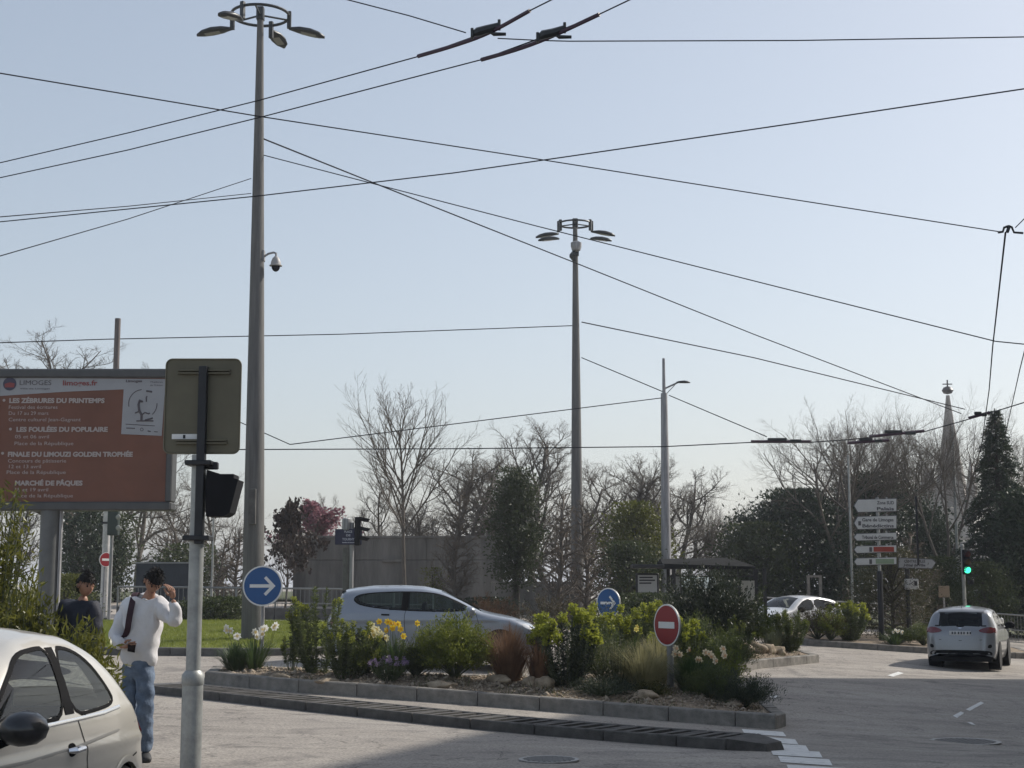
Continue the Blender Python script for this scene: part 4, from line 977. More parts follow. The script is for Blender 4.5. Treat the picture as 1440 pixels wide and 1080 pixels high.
def bare_tree(seed, h, r0, trunk=.25, n1=9, n2=7, n3=7, n4=4, a1=50, wig=.18, trop=.12, taper=.9, l1=.55, cone=None, twist=1.0, forks=1):
    """returns (limb mesh, twig mesh) of a leafless tree standing at the origin"""
    rd = random.Random(seed); limbs = MB(); tv = []; tf = []
    def rvec(): return Vector((rd.gauss(0, 1), rd.gauss(0, 1), rd.gauss(0, 1)))
    def twig(p, d, L, r):
        m = p + d * L * .5 + rvec() * L * .06; e = p + d * L + rvec() * L * .1 + Vector((0, 0, L * .08))
        u = d.orthogonal().normalized(); v = d.cross(u); b = len(tv)
        for c, rr in ((p, r), (m, r * .7)):
            for k in range(3): a = k * 2.094; tv.append(tuple(c + (u * math.cos(a) + v * math.sin(a)) * rr))
        tv.append(tuple(e))
        for k in range(3):
            tf.append((b + k, b + (k + 1) % 3, b + 3 + (k + 1) % 3)); tf.append((b + k, b + 3 + (k + 1) % 3, b + 3 + k)); tf.append((b + 3 + k, b + 3 + (k + 1) % 3, b + 6))
    NS = [n1, n2, n3, n4]; maxl = 4
    def branch(p, d, L, r, lev):
        if lev >= maxl or (lev == maxl - 1 and L < .12): twig(p, d, L, max(r, .0045)); return
        ns = (7, 5, 4, 3)[lev]; P = [p.copy()]; Rr = [r]; dirs = [d]
        for i in range(ns):
            d = (d + rvec() * wig * (.6 if lev == 0 else 1) + Vector((0, 0, trop * (1.6 if lev == 0 else 1)))).normalized()
            p = p + d * (L / ns); P.append(p.copy()); dirs.append(d); Rr.append(max(.004, r * (1 - taper * (i + 1) / ns * (.75 if lev == 0 else .85))))
        limbs.tube(P, Rr, (9, 6, 4, 3)[lev], lev == 0)
        n = NS[lev]; n = max(2, round(n * rd.uniform(.8, 1.2)))
        for k in range(n):
            t0 = trunk if lev == 0 else .18
            t = t0 + (1 - t0) * ((k + rd.random()) / n); t = min(.99, t); f = t * ns; i = min(ns - 1, int(f)); q = P[i].lerp(P[i + 1], f - i); rr = Rr[i] + (Rr[i + 1] - Rr[i]) * (f - i)
            dd = dirs[min(i + 1, ns)]; ax = dd.orthogonal().normalized(); az = rd.uniform(0, 6.283) if lev else (k * 2.4 + rd.uniform(-.5, .5))
            ax.rotate(Matrix.Rotation(az, 3, dd)); ang = R(a1 * rd.uniform(.7, 1.2)) * (1 if lev == 0 else .95)
            nd = dd.copy(); nd.rotate(Matrix.Rotation(ang, 3, ax))
            if lev == 0: LL = h * l1 * (cone(t) if cone else (1.15 - .75 * (t - t0) / (1 - t0))) * rd.uniform(.75, 1.15)
            else: LL = L * rd.uniform(.32, .6) * (1.1 - .45 * t)
            branch(q, nd.normalized(), LL, min(rr * .75, r * (.5 if lev == 0 else .55)), lev + 1)
    if forks == 1: branch(Vector((0, 0, -.2)), Vector((0, 0, 1)), h * .92, r0, 0)
    else:
        hb = h * trunk; limbs.tube([(0, 0, -.2), (0, 0, hb * .6), (0, 0, hb)], [r0 * 1.15, r0, r0 * .9], 9)
        for k in range(forks):
            a = k * 6.283 / forks + .4; d = Vector((math.cos(a) * .35, math.sin(a) * .35, 1)).normalized()
            tr_, trunk_ = trunk, None
            branch(Vector((math.cos(a) * r0 * .4, math.sin(a) * r0 * .4, hb * .9)), d, (h - hb) * rd.uniform(.85, 1), r0 * .68, 0)
    zmax = max([v[2] for v in limbs.v] + [v[2] for v in tv]); k = h / zmax
    LV = np.array(limbs.v) * k
    lm = bpy.data.meshes.new('limbs'); lm.from_pydata([tuple(v) for v in LV], [], limbs.f); lm.polygons.foreach_set('use_smooth', [True] * len(lm.polygons))
    return lm, npmesh('twigs', np.array(tv) * k, np.array(tf))
PROTO = {}
def proto(key, **kw):
    l, t = bare_tree(**kw); l.materials.append(kw.get('bm') or BARK); t.materials.append(TWIG); PROTO[key] = (l, t, kw['h'])
proto('broad', seed=11, h=12, r0=.19, trunk=.2, n1=13, n2=9, n3=9, n4=7, a1=50, wig=.2, trop=.15, l1=.5)
proto('broad2', seed=23, h=12, r0=.19, trunk=.16, n1=14, n2=9, n3=9, n4=7, a1=48, wig=.22, trop=.15, l1=.48)
proto('big', seed=5, h=18, r0=.3, trunk=.3, n1=6, n2=7, n3=8, n4=8, a1=44, wig=.13, trop=.07, l1=.62, forks=4)
proto('big2', seed=42, h=18, r0=.3, trunk=.28, n1=6, n2=7, n3=8, n4=8, a1=42, wig=.14, trop=.09, l1=.58, forks=3)
proto('fan', seed=8, h=10, r0=.11, trunk=.42, n1=20, n2=8, n3=6, n4=3, a1=34, wig=.06, trop=.09, l1=.5)
proto('column', seed=14, h=5, r0=.1, trunk=.12, n1=46, n2=7, n3=6, n4=3, a1=62, wig=.16, trop=.06, l1=.26, cone=lambda t: 1.15 - .9 * t)
PROTO['column'][1].materials.clear(); PROTO['column'][1].materials.append(TWIG2)
def tree(key, px, D, top_py, label, name='bare_tree', rz=0, wide=1., group=None, cat='tree', zoff=0):
    l, t, h0 = PROTO[key]; b = onfloor(px, D); H_ = at(px, top_py, D).z - b.z; k = H_ / h0
    r = empty(name, b, rz, label, cat, group); r.scale = (k * wide, k * wide, k)
    link('trunk', l, None, r); link('crown', t, None, r); return r
def leaf_tree(name, label, px, D, top_py, rx, mat_, seed, nclump=160, per=70, leaf=.16, bottom=.12, shape='round', trunkm=BARK2, cat='tree', base=None, lw=.45, ry=None, gap=.0):
    """evergreen: trunk with limbs and leaf clumps spread through the crown"""
    rs = np.random.RandomState(seed); b = base if base is not None else onfloor(px, D); H_ = at(px, top_py, b.y).z - b.z
    r = empty(name, b, 0, label, cat)
    ry = ry or rx
    cz0 = H_ * bottom; hh = (H_ - cz0)
    u = rs.uniform(0, 1, nclump) ** .8
    if shape == 'cone': prof = np.clip((1 - u) ** .85, .04, 1) * (.75 + .25 * np.sin(u * 40))
    elif shape == 'oval': prof = np.sqrt(np.clip(1 - (2 * u - .85) ** 2 * .85, .03, 1))
    else: prof = np.sqrt(np.clip(1 - (2 * u - .9) ** 2, .05, 1))
    a = rs.uniform(0, 6.283, nclump); rad = prof * rs.uniform(.35, 1., nclump) ** .6 * (1 + .12 * rs.normal(size=nclump))
    C = np.stack([np.cos(a) * rad * rx, np.sin(a) * rad * ry, cz0 + u * hh * .97], 1)
    cl = leaf * 3.2
    cen = np.repeat(C, per, 0); N = len(cen); off = rs.normal(size=(N, 3)) * cl * np.array([.6, .6, .45]); pos = cen + off
    pos[:, 2] = np.minimum(pos[:, 2], H_); d = unit(rs, N, .25) + off / cl * .5
    V, Fc = leafquads(pos, d, leaf * rs.uniform(.6, 1.3, N), leaf * lw * rs.uniform(.7, 1.2, N), rs)
    link('crown', npmesh('crown', V, Fc), mat_, r)
    mb = MB(); mb.tube([(0, 0, -.2), (0.03 * H_ * .3, 0, H_ * .4), (0, 0, H_ * .85)], [H_ * .022 + .03, H_ * .016 + .015, .02], 8)
    for k in range(min(40, nclump // 3)):
        z = max(.1, C[k][2] * .7); mb.tube([(0, 0, z), tuple((np.array([0, 0, z]) + C[k]) / 2 + np.array([0, 0, .05])), tuple(C[k])], [.035, .025, .008], 4)
    mb.build('trunk', trunkm, r); return r
EVD = leafmat('evergreen_dark', (.022, .036, .022), (.05, .07, .036), .5, .2, 1.2)
EVM = leafmat('evergreen_mid', (.035, .05, .02), (.085, .105, .04), .5, .3, 1.2)
IVY = leafmat('ivy_dark', (.024, .036, .016), (.065, .08, .032), .5, .25, 1.4)
YGR = leafmat('yellow_green_leaf', (.06, .075, .012), (.14, .145, .03), .45, .35, 1.6)
BOXM = leafmat('clipped_green', (.03, .05, .012), (.08, .1, .025), .5, .25, 2)

def conifer(label, px, D, top_py, rx, seed):
    rs = np.random.RandomState(seed); b = onfloor(px, D); H_ = at(px, top_py, D).z - b.z; r = empty('conifer', b, 0, label, 'tree'); mb = MB(); LV = []
    mb.tube([(0, 0, -.2), (0, 0, H_ * .5), (0, 0, H_)], [.2, .13, .015], 8); z = H_ * .05
    while z < H_ * .985:
        t = z / H_; rr = rx * (1 - t) ** .9 * rs.uniform(.8, 1.1) + .1; nb = int(6 + 7 * (1 - t))
        for k in range(nb):
            a = rs.uniform(0, 6.283); l = rr * rs.uniform(.65, 1.12); d = np.array([math.cos(a), math.sin(a), 0]); n = int(22 + 95 * l)
            s = rs.uniform(.12, 1, n) ** .8; P = d * (s * l)[:, None]; P[:, 2] = z + .22 * l * np.sin(s * 2.6) - .28 * l * s * s; side = np.array([-d[1], d[0], 0]); P += side * (rs.normal(size=n) * .13 * l * (1.1 - s))[:, None] + rs.normal(size=(n, 3)) * .05
            mb.tube([(0, 0, z), tuple(d * l * .55 + np.array([0, 0, z + .1 * l])), tuple(d * l + np.array([0, 0, z - .15 * l]))], [.03, .02, .006], 3, False)
            LV.append(leafquads(P, d * .8 + unit(rs, n, -.1) * .8, rs.uniform(.09, .2, n), rs.uniform(.03, .06, n), rs))
        z += H_ * .03 * (1.15 - .5 * t)
    mb.build('trunk', BARK2, r); link('crown', catmesh('crown', LV), EVD, r); return r
# background trees: left behind the billboard
tree('broad', 115, 62, 452, 'bare tree whose top shows above the billboard', rz=.5, wide=1.7)
tree('broad2', 190, 66, 500, 'bare tree right of the billboard behind the steel pole', rz=2.2, wide=.8)
tree('broad2', 20, 60, 690, 'bare tree seen left of the billboard column', rz=2.5, wide=1.7)
tree('broad', 250, 60, 665, 'bare tree behind the traffic light pole, beyond the hoarding', rz=1.5, wide=1.25)
tree('broad2', 318, 58, 655, 'bare tree just left of the lawn mast, its twigs at its edge', rz=4.2, wide=1.2)
tree('broad2', 165, 58, 735, 'low bare thicket tree under the billboard edge', rz=5.5, wide=1.9)
leaf_tree('conifer', 'dark rounded conifer behind the billboard column', 118, 54, 712, 1.1, EVD, 31, 110, 80, .15, .1, 'oval')
leaf_tree('evergreen_shrub', 'tall dark shrub between hoarding and traffic pole', 262, 52, 768, 1.2, EVM, 32, 90, 60, .14, .05, 'round', cat='shrub')
leaf_tree('conifer', 'slim dark conifer right of the no entry pole', 162, 55, 725, .5, EVM, 33, 60, 60, .14, .05, 'oval')
leaf_tree('clipped_bush', 'rounded yellow-green clipped bush behind the two pedestrians', 90, 40, 809, .75, YGR, 34, 110, 70, .07, .02, 'round', cat='shrub')
leaf_tree('evergreen_shrub', 'broad green shrub at the back edge of the lawn left of the mast', 312, 42.3, 842, .75, BOXM, 35, 90, 60, .09, .02, 'round', cat='shrub')
leaf_tree('evergreen_shrub', 'pale green shrub at the lawn edge behind the raised arm', 272, 43, 846, .6, EVM, 36, 60, 60, .08, .02, 'round', cat='shrub')
# brown leafless hedge trees behind the lawn
tree('column', 330, 50, 742, 'brown leafless hedge tree left of the lawn mast', name='leafless_shrub', wide=1.3, rz=.3)
tree('column', 308, 51, 752, 'brown leafless hedge tree behind the green lawn shrub', name='leafless_shrub', wide=1.3, rz=1.7)
tree('column', 232, 53, 745, 'brown leafless hedge tree above the hoarding', name='leafless_shrub', wide=1.4, rz=2.7)
# magnolias beside the wall
PINK = leafmat('magnolia_pink', (.17, .06, .085), (.36, .17, .2), .6, .35, 3)
DKLEAF = leafmat('magnolia_leaf', (.03, .022, .02), (.085, .06, .05), .5, .2, 2)
def blossom(px, D, top, wide, label, m, seed, n=520, leaf=.17):
    r = tree('broad2', px, D, top, label, name='magnolia', rz=seed, wide=wide); k = r.scale[0]
    rs = np.random.RandomState(seed); t = PROTO['broad2'][1]; co_ = np.zeros(len(t.vertices) * 3, dtype=np.float32); t.vertices.foreach_get('co', co_); co_ = co_.reshape(-1, 3)
    tips = co_[6::7]; pick = tips[rs.choice(len(tips), n)]
    C = np.repeat(pick, 5, 0) + rs.normal(size=(n * 5, 3)) * .06 / k
    V, Fc = leafquads(C, unit(rs, len(C), .8), leaf / k * rs.uniform(.6, 1.2, len(C)), leaf * .6 / k, rs, .3); link('blossom', npmesh('blossom', V, Fc), m, r); return r
blossom(455, 57, 704, 1.3, 'pink flowering magnolia above the concrete wall', PINK, 3, 700)
blossom(400, 49, 708, .75, 'dark-budded magnolia at the left end of the concrete wall', DKLEAF, 6, 420, .15)
# middle
tree('fan', 571, 47, 518, 'slender young bare tree with upswept branches in front of the wall', name='young_bare_tree', rz=1, wide=1.05)
tree('broad', 520, 64, 652, 'bare tree above the left half of the concrete wall', rz=3.1, wide=1.1)
tree('broad2', 610, 60, 622, 'twisted bare tree behind the slender young tree', rz=.7, wide=1.6)
tree('broad', 668, 60, 628, 'twisted bare tree above the right end of the wall', rz=5.0, wide=1.6)
tree('broad2', 745, 63, 576, 'taller bare tree left of the second mast', rz=2.0, wide=1.3)
tree('broad', 812, 62, 640, 'bare tree directly behind the second mast', rz=4.0, wide=1.5)
tree('broad2', 858, 64, 632, 'bare tree just right of the second mast', rz=1.1, wide=1.4)
tree('broad', 897, 66, 630, 'bare tree with fanned crown left of the street lamp post', rz=2.9, wide=1.3)
tree('broad2', 962, 66, 668, 'bare tree right of the street lamp post', rz=3.6, wide=1.4)
tree('fan', 998, 70, 690, 'thin bare sapling above the bus shelter', rz=.2, wide=.8)
tree('broad', 1035, 66, 722, 'low bare tree between shelter and dark evergreens', rz=.9, wide=1.5)
tree('broad2', 930, 58, 735, 'low bare tree behind the information board', rz=2.4, wide=1.6)
tree('broad', 560, 66, 700, 'low bare tree behind the slender tree at wall height', rz=4.4, wide=1.8)
tree('broad2', 440, 68, 690, 'distant pale bare tree above the magnolias', rz=1.9, wide=1.0)
leaf_tree('ivy_tree', 'ivy-clad dark upright tree in front of the wall end', 725, 47, 660, .62, IVY, 41, 150, 80, .12, .22, 'oval')
tree('column', 639, 46, 684, 'brown twiggy columnar tree before the wall', name='columnar_tree', rz=.4, wide=1.0)
tree('column', 790, 45, 690, 'dense brown twiggy columnar tree at the second mast', name='columnar_tree', rz=2.4, wide=1.05)
tree('column', 826, 46.5, 700, 'dense brown twiggy columnar tree right of the second mast', name='columnar_tree', rz=3.4, wide=1.0)
leaf_tree('laurel_tree', 'yellow-green bushy laurel left of the street lamp post', 893, 52, 708, 1.15, YGR, 42, 130, 70, .14, .12, 'round')
leaf_tree('laurel_tree', 'dark lower laurel beneath the yellow-green laurel', 885, 50.5, 765, 1.3, EVM, 43, 100, 70, .13, .1, 'round')
leaf_tree('evergreen_shrub', 'dark low hedge bush at the wall foot behind the silver hatchback', 690, 46, 842, .95, EVD, 44, 90, 70, .08, .02, 'round', cat='shrub')
leaf_tree('young_shrub', 'small green shrub before the concrete wall', 608, 46, 800, .35, YGR, 45, 30, 40, .08, .1, 'oval', cat='shrub')
leaf_tree('evergreen_shrub', 'hedge-like grey-green bush with pale tips before the shelter', 915, 40.5, 836, 1.4, EVM, 46, 140, 70, .08, .02, 'round', cat='shrub', ry=.8)
# right: big bare trees, dark evergreens, conifer
tree('big', 1190, 62, 550, 'big spreading bare tree above the direction signs', name='bare_tree', rz=.3, wide=1.2)
tree('big2', 1262, 72, 556, 'tall bare tree between the big spreading tree and the spire', rz=1.8, wide=1.05)
tree('big2', 1332, 60, 540, 'tall forked bare tree in front of the church spire', rz=.1, wide=.8)
tree('broad', 705, 66, 632, 'bare tree behind the ivy-clad tree', rz=1.3, wide=1.6)
tree('broad2', 780, 67, 640, 'bare tree between the taller bare tree and the second mast', rz=3.9, wide=1.6)
tree('broad2', 935, 70, 655, 'bare tree far behind the street lamp post', rz=.4, wide=1.5)
tree('big', 1220, 67, 556, 'bare tree directly behind the direction signpost', rz=2.2, wide=1.05)
tree('big', 1425, 70, 556, 'bare tree rising behind the dark conifer at the right edge', rz=2.6, wide=.85)
leaf_tree('evergreen_tree', 'broad dark evergreen mass right of the shelter', 1120, 64, 692, 3.0, EVD, 51, 300, 90, .2, .02, 'round')
leaf_tree('evergreen_tree', 'dark evergreen left of the white crossover, lower than its neighbour', 1068, 62, 738, 1.7, EVM, 52, 130, 80, .18, .02, 'round')
leaf_tree('evergreen_tree', 'dark domed evergreen behind the direction signs', 1240, 68, 668, 3.2, EVD, 53, 300, 90, .2, .05, 'round')
leaf_tree('evergreen_tree', 'dark upright yew left of the church tower', 1322, 66, 735, .85, EVD, 54, 90, 80, .15, .02, 'oval')
conifer('tall dark pointed conifer at the right edge beside the spire', 1411, 58, 574, 2.3, 55)
leaf_tree('evergreen_tree', 'dark evergreen filling the right edge below the conifer', 1452, 56, 690, 1.5, EVD, 56, 200, 80, .17, .02, 'round')
leaf_tree('evergreen_shrub', 'grey-green shrub right of the green traffic light', 1385, 54, 792, 1.0, EVM, 57, 110, 70, .11, .02, 'round', cat='shrub')
leaf_tree('evergreen_shrub', 'dark shrub behind the departing car left of the traffic light', 1325, 56, 785, 1.1, EVM, 58, 100, 70, .12, .02, 'round', cat='shrub')
tree('column', 1280, 50, 745, 'leafless brown shrub behind the direction signposts', name='leafless_shrub', rz=2.1, wide=1.5)

# ------------------------------------------------------------------ island plants
EUL = leafmat('euphorbia_leaf', (.055, .075, .026), (.13, .155, .055), .5, .45, 3); EUH = leafmat('euphorbia_head', (.22, .25, .03), (.36, .38, .06), .5, .5, 6)
HEBE = leafmat('hebe_leaf', (.08, .11, .02), (.22, .24, .05), .45, .45, 3); ROSE = leafmat('rosemary_leaf', (.032, .044, .03), (.078, .095, .06), .5, .3, 3)
DRY = leafmat('dry_grass', (.13, .075, .045), (.26, .16, .10), .8, .3, 4); PALEG = leafmat('feather_grass', (.22, .21, .10), (.46, .42, .24), .7, .45, 4)
NARL = leafmat('narcissus_leaf', (.035, .065, .024), (.085, .125, .04), .45, .4, 3)
STEMM = mat('green_stem', (.06, .075, .03), .7, 0, .2, 5)
def spot(px, Y, z=None): a, _ = ray(px, 900); x = a * Y; return Vector((x, Y, (z or bedz)(x, Y)))
def stem_plant(name, label, px, Y, hgt, spread, nstem, lm, hm=None, seed=0, leaf=(.055, .012), per=90, head=.05, cat='plant', zf=None, headn=60, lean=.5, hfrac=.55):
    """many upright leafy stems (bottle-brush leaves), optional flower heads on top"""
    rs = np.random.RandomState(seed); r = empty(name, spot(px, Y, zf), 0, label, cat); LV = []; HV = []; mb = MB()
    for k in range(nstem):
        a = rs.uniform(0, 6.283); rad = rs.uniform(0, 1) ** .6 * spread; h = hgt * rs.uniform(.72, 1.02) * (1 - .28 * (rad / max(spread, .01)) ** 2)
        b0 = np.array([np.cos(a) * rad * .35, np.sin(a) * rad * .35, 0]); tip = np.array([np.cos(a) * rad, np.sin(a) * rad, h]); mid = (b0 + tip) / 2 + np.array([np.cos(a), np.sin(a), 0]) * rad * .12
        mb.tube([b0, mid, tip], [.008, .007, .005], 4, False)
        t = rs.uniform(1 - hfrac - .25, 1, per) ** .9; P = ((1 - t) ** 2)[:, None] * b0 + (2 * t * (1 - t))[:, None] * mid + (t ** 2)[:, None] * tip
        d = unit(rs, per, lean); d[:, 2] = np.abs(d[:, 2]) * .6 + .1
        LV.append(leafquads(P, d, leaf[0] * rs.uniform(.7, 1.3, per), leaf[1] * rs.uniform(.8, 1.3, per), rs))
        if hm is not None and rs.rand() < .62:
            n = headn; c = tip + np.clip(rs.normal(size=(n, 3)), -1.5, 1.5) * head * np.array([.48, .48, .58]); HV.append(leafquads(c, unit(rs, n, .6), head * .55 * rs.uniform(.7, 1.2, n), head * .45, rs))
    mb.build('stems', STEMM, r); link('foliage', catmesh('foliage', LV), lm, r)
    for v_, f_ in HV:
        c_ = v_.mean(0); link('flower_head', npmesh('flower_head', v_ - c_, f_), hm, r, Vector(c_))
    return r
def cushion(name, label, px, Y, rx, h, m, seed, n=5200, leaf=(.045, .014), cat='shrub', zf=None, up=.7, lump=.14):
    """dense rounded bush: twiggy frame and small leaves over lumpy shoots"""
    rs = np.random.RandomState(seed); r = empty(name, spot(px, Y, zf), 0, label, cat)
    ns = max(20, n // 55); a = rs.uniform(0, 6.283, ns); el = np.arcsin(rs.uniform(-.12, 1, ns)); k = 1 + lump * rs.normal(size=ns)
    S = np.stack([np.cos(a) * np.cos(el) * rx * k, np.sin(a) * np.cos(el) * rx * k, h * .35 + np.sin(el) * h * .65 * k], 1)
    idx = rs.randint(0, ns, n); t = rs.uniform(.45, 1.08, n)[:, None]; base = np.array([0, 0, h * .15]); P = base + (S[idx] - base) * t + rs.normal(size=(n, 3)) * .035
    P[:, 2] = np.maximum(P[:, 2], .02)
    d = (S[idx] - base); d /= np.linalg.norm(d, axis=1, keepdims=True); d = d * .6 + unit(rs, n, up)
    V, Fc = leafquads(P, d, leaf[0] * rs.uniform(.7, 1.3, n), leaf[1] * rs.uniform(.8, 1.3, n), rs); link('foliage', npmesh('foliage', V, Fc), m, r)
    mb = MB()
    for i in range(min(ns, 46)): mb.tube([(0, 0, -.02), tuple(base * .5 + S[i] * .5), tuple(S[i])], [.012, .008, .003], 3, False)
    mb.build('stems', STEMM, r); return r
def tuft(name, label, px, Y, h, spread, n, m, seed, wd=.004, droop=.35, cat='grass', zf=None):
    rs = np.random.RandomState(seed); r = empty(name, spot(px, Y, zf), 0, label, cat)
    a = rs.uniform(0, 6.283, n); b = np.stack([np.cos(a), np.sin(a), np.zeros(n)], 1); rr = rs.uniform(0, 1, n)[:, None]; hh = (h * rs.uniform(.55, 1.05, n))[:, None]
    B = b * rr * spread * .25; M_ = b * rr * spread * .6; M_[:, 2] = (hh * .6)[:, 0]; T = b * rr * spread; T[:, 2] = (hh * (1 - droop * rr * rs.uniform(.3, 1, n)[:, None]))[:, 0]
    S = np.stack([-b[:, 1], b[:, 0], np.zeros(n)], 1) * wd * rs.uniform(.7, 1.4, n)[:, None]
    V = np.stack([B - S, B + S, M_ + S * .8, M_ - S * .8, T + S * .2, T - S * .2], 1).reshape(-1, 3); k = np.arange(n)[:, None] * 6
    Fc = np.concatenate([k + np.array([[0, 1, 2, 3]]), k + np.array([[3, 2, 4, 5]])]); link('blades', npmesh('blades', V, Fc), m, r); return r
def narc_mesh():
    pet = MB(); cup = MB()
    for k in range(6):
        a = k * math.pi / 3; c, s = math.cos(a), math.sin(a); c2, s2 = math.cos(a + .5), math.sin(a + .5); c3, s3 = math.cos(a - .5), math.sin(a - .5)
        pet.add([(.006 * c, 0, .006 * s), (.036 * c2, -.004, .036 * s2), (.05 * c, .004, .05 * s), (.036 * c3, -.004, .036 * s3)], [(0, 1, 2, 3)])
    cup.lathe([(.008, 0), (.014, -.012), (.02, -.026)], n=8, axis='y'); return pet.mesh('flower'), cup.mesh('trumpet')
def daffodils(label, px, Y, n, h, spread, colp, colc, seed, key, zf=None, size=1.):
    r = tuft('daffodil_clump', label, px, Y, h * .85, spread, 170, NARL, seed, .009, .25, 'flowers', zf); rd = random.Random(seed)
    pm, cm = narc_mesh(); pm.materials.append(leafmat('petal_' + key, colp, tuple(min(1, c * 1.15) for c in colp), .6, .4, 8)); cm.materials.append(leafmat('trumpet_' + key, colc, tuple(min(1, c * 1.1) for c in colc), .6, .3, 8))
    st = MB()
    for k in range(n):
        a = rd.uniform(0, 6.283); q = rd.uniform(.1, .85) * spread; z = h * rd.uniform(.82, 1.12); p = Vector((math.cos(a) * q, math.sin(a) * q, z))
        st.tube([(p.x * .4, p.y * .4, 0), (p.x * .8, p.y * .8 + .01, z * .6), (p.x, p.y + .02, z)], .004, 4, False)
        f = link('flower', pm, None, r, p, (rd.uniform(-.2, .5), rd.uniform(-.5, .5), rd.uniform(-.9, .9))); f.scale = (size,) * 3; link('trumpet', cm, None, f)
    st.build('stems', STEMM, r); return r
# front row, left to right (distance chosen inside the bed)
daffodils('clump of white daffodils at the left end of the island below the arrow sign', 358, 26.0, 15, .66, .58, (.78, .78, .74), (.75, .62, .3), 1, 'white', size=1.4)
tuft('leafy_tuft', 'dark green daffodil foliage beside the white clump', 332, 26.0, .5, .5, 420, NARL, 2, .009, .3, 'plant')
stem_plant('euphorbia', 'tall upright euphorbia with stacked heads left of the silver hatchback', 448, 25.3, 1.45, .62, 20, EUL, EUH, 3, (.085, .018), 190, .06, headn=70, hfrac=.75)
stem_plant('euphorbia', 'shorter euphorbia with yellow heads touching the hatchback wheel', 488, 24.95, 1.0, .55, 28, EUL, EUH, 4, (.08, .018), 150, .055, headn=60, hfrac=.7)
stem_plant('euphorbia', 'small euphorbia shoots beside the white daffodils', 412, 25.5, .68, .22, 9, EUL, EUH, 5, (.07, .016), 110, .045, headn=50)
daffodils('clump of yellow daffodils in front of the hatchback door', 556, 25.3, 12, .82, .6, (.72, .52, .03), (.72, .42, .02), 6, 'yellow', size=1.2)
daffodils('pale cream daffodils beside the yellow clump', 532, 25.2, 8, .72, .3, (.75, .70, .45), (.74, .58, .15), 7, 'cream', size=1.4)
stem_plant('muscari_clump', 'patch of purple grape hyacinths below the yellow daffodils', 548, 24.75, .40, .36, 40, NARL, leafmat('muscari_purple', (.22, .15, .32), (.42, .34, .5), .6, .4, 6), 8, (.1, .008), 16, .034, 'flowers', headn=44, hfrac=.9)
cushion('hebe_bush', 'big round bright green bush in front of the hatchback', 640, 25.1, .63, .92, HEBE, 9, 15000, (.05, .02), lump=.1)
tuft('dry_grass_tuft', 'brown dried grass tuft in front of the hatchback bonnet', 716, 25.0, .95, .72, 1500, DRY, 10, .0035, .3)
tuft('dry_grass_tuft', 'pale straw grass tuft left of the dark spurge', 757, 24.75, .75, .42, 420, DRY, 11, .006, .3)
stem_plant('euphorbia', 'dark bushy euphorbia with five yellow-green heads by the hatchback headlight', 797, 24.8, 1.32, .62, 44, ROSE, EUH, 12, (.075, .014), 230, .09, headn=110, hfrac=.85)
stem_plant('lavender', 'grey-green feathery shrub between the spurge and the no entry sign', 868, 24.9, .85, .6, 46, leafmat('grey_green_leaf', (.10, .11, .06), (.22, .225, .125), .6, .4, 3), None, 13, (.06, .007), 130, .03, 'plant', hfrac=.9)
tuft('feather_grass', 'fine pale feather grass right of the dark spurge', 905, 24.7, .85, .8, 1700, PALEG, 14, .003, .45)
cushion('rosemary', 'low dark trailing shrub spilling over the kerb', 850, 24.0, .5, .26, ROSE, 15, 4200, (.04, .009), lump=.2)
cushion('sedum_cushion', 'small yellowish cushion plant at the foot of the no entry post', 918, 24.2, .24, .2, leafmat('sedum_leaf', (.05, .055, .014), (.12, .11, .03), .5, .2, 5), 16, 1700, (.03, .014))
daffodils('cream and pink daffodils right of the no entry post', 985, 25.3, 13, .66, .6, (.80, .70, .52), (.75, .5, .28), 17, 'peach', size=1.3)
tuft('leafy_tuft', 'lush green foliage right of the no entry post', 972, 25.1, .6, .65, 700, NARL, 18, .009, .3, 'plant')
cushion('rosemary', 'dark bushy rosemary at the island tip', 1042, 23.9, .5, .5, ROSE, 19, 7500, (.05, .008), lump=.2, up=1.1)
cushion('rosemary', 'dark green low plant between daffodils and island tip', 1002, 24.3, .5, .46, EUL, 20, 5200, (.05, .012), lump=.15)
daffodils('single pale yellow daffodil among the feather grass', 893, 25.6, 2, .95, .12, (.74, .66, .2), (.74, .55, .1), 21, 'lemon')
# second row
cushion('mixed_shrub', 'low green plants filling the bed left of the round green bush', 585, 25.3, .42, .55, EUL, 71, 4200, (.06, .015), lump=.2)
cushion('mixed_shrub', 'low yellow-green plants between the tall euphorbia and the purple flowers', 515, 25.2, .4, .5, HEBE, 72, 3600, (.055, .014), lump=.2)
cushion('mixed_shrub', 'olive leafy shrub between the dark spurge and the feather grass', 845, 26.4, .6, .85, EUL, 73, 6000, (.06, .016), lump=.18)
stem_plant('euphorbia', 'bright spurge behind the no entry post', 960, 27.6, 1.05, .65, 34, EUL, EUH, 74, (.075, .016), 150, .08, headn=90, hfrac=.8)
cushion('mixed_shrub', 'mid green shrub behind the cream daffodils', 1000, 27.2, .6, .6, HEBE, 75, 5000, (.055, .016), lump=.2)
stem_plant('euphorbia', 'yellow-green spurge right behind the dark spurge', 835, 28.0, 1.3, .55, 30, EUL, EUH, 76, (.075, .016), 150, .085, headn=90, hfrac=.8)
tuft('feather_grass', 'tan feather grass behind the no entry post', 925, 26.6, .9, .6, 900, PALEG, 77, .0035, .4)
cushion('mixed_shrub', 'grey olive shrub behind the low rocks of the rim', 1020, 31.0, .6, .7, EUL, 78, 5000, (.06, .014), lump=.2)
stem_plant('euphorbia', 'yellow-green euphorbia behind the feather grass', 885, 28.6, 1.2, .55, 30, EUL, EUH, 22, (.075, .016), 150, .08, headn=90, hfrac=.8)
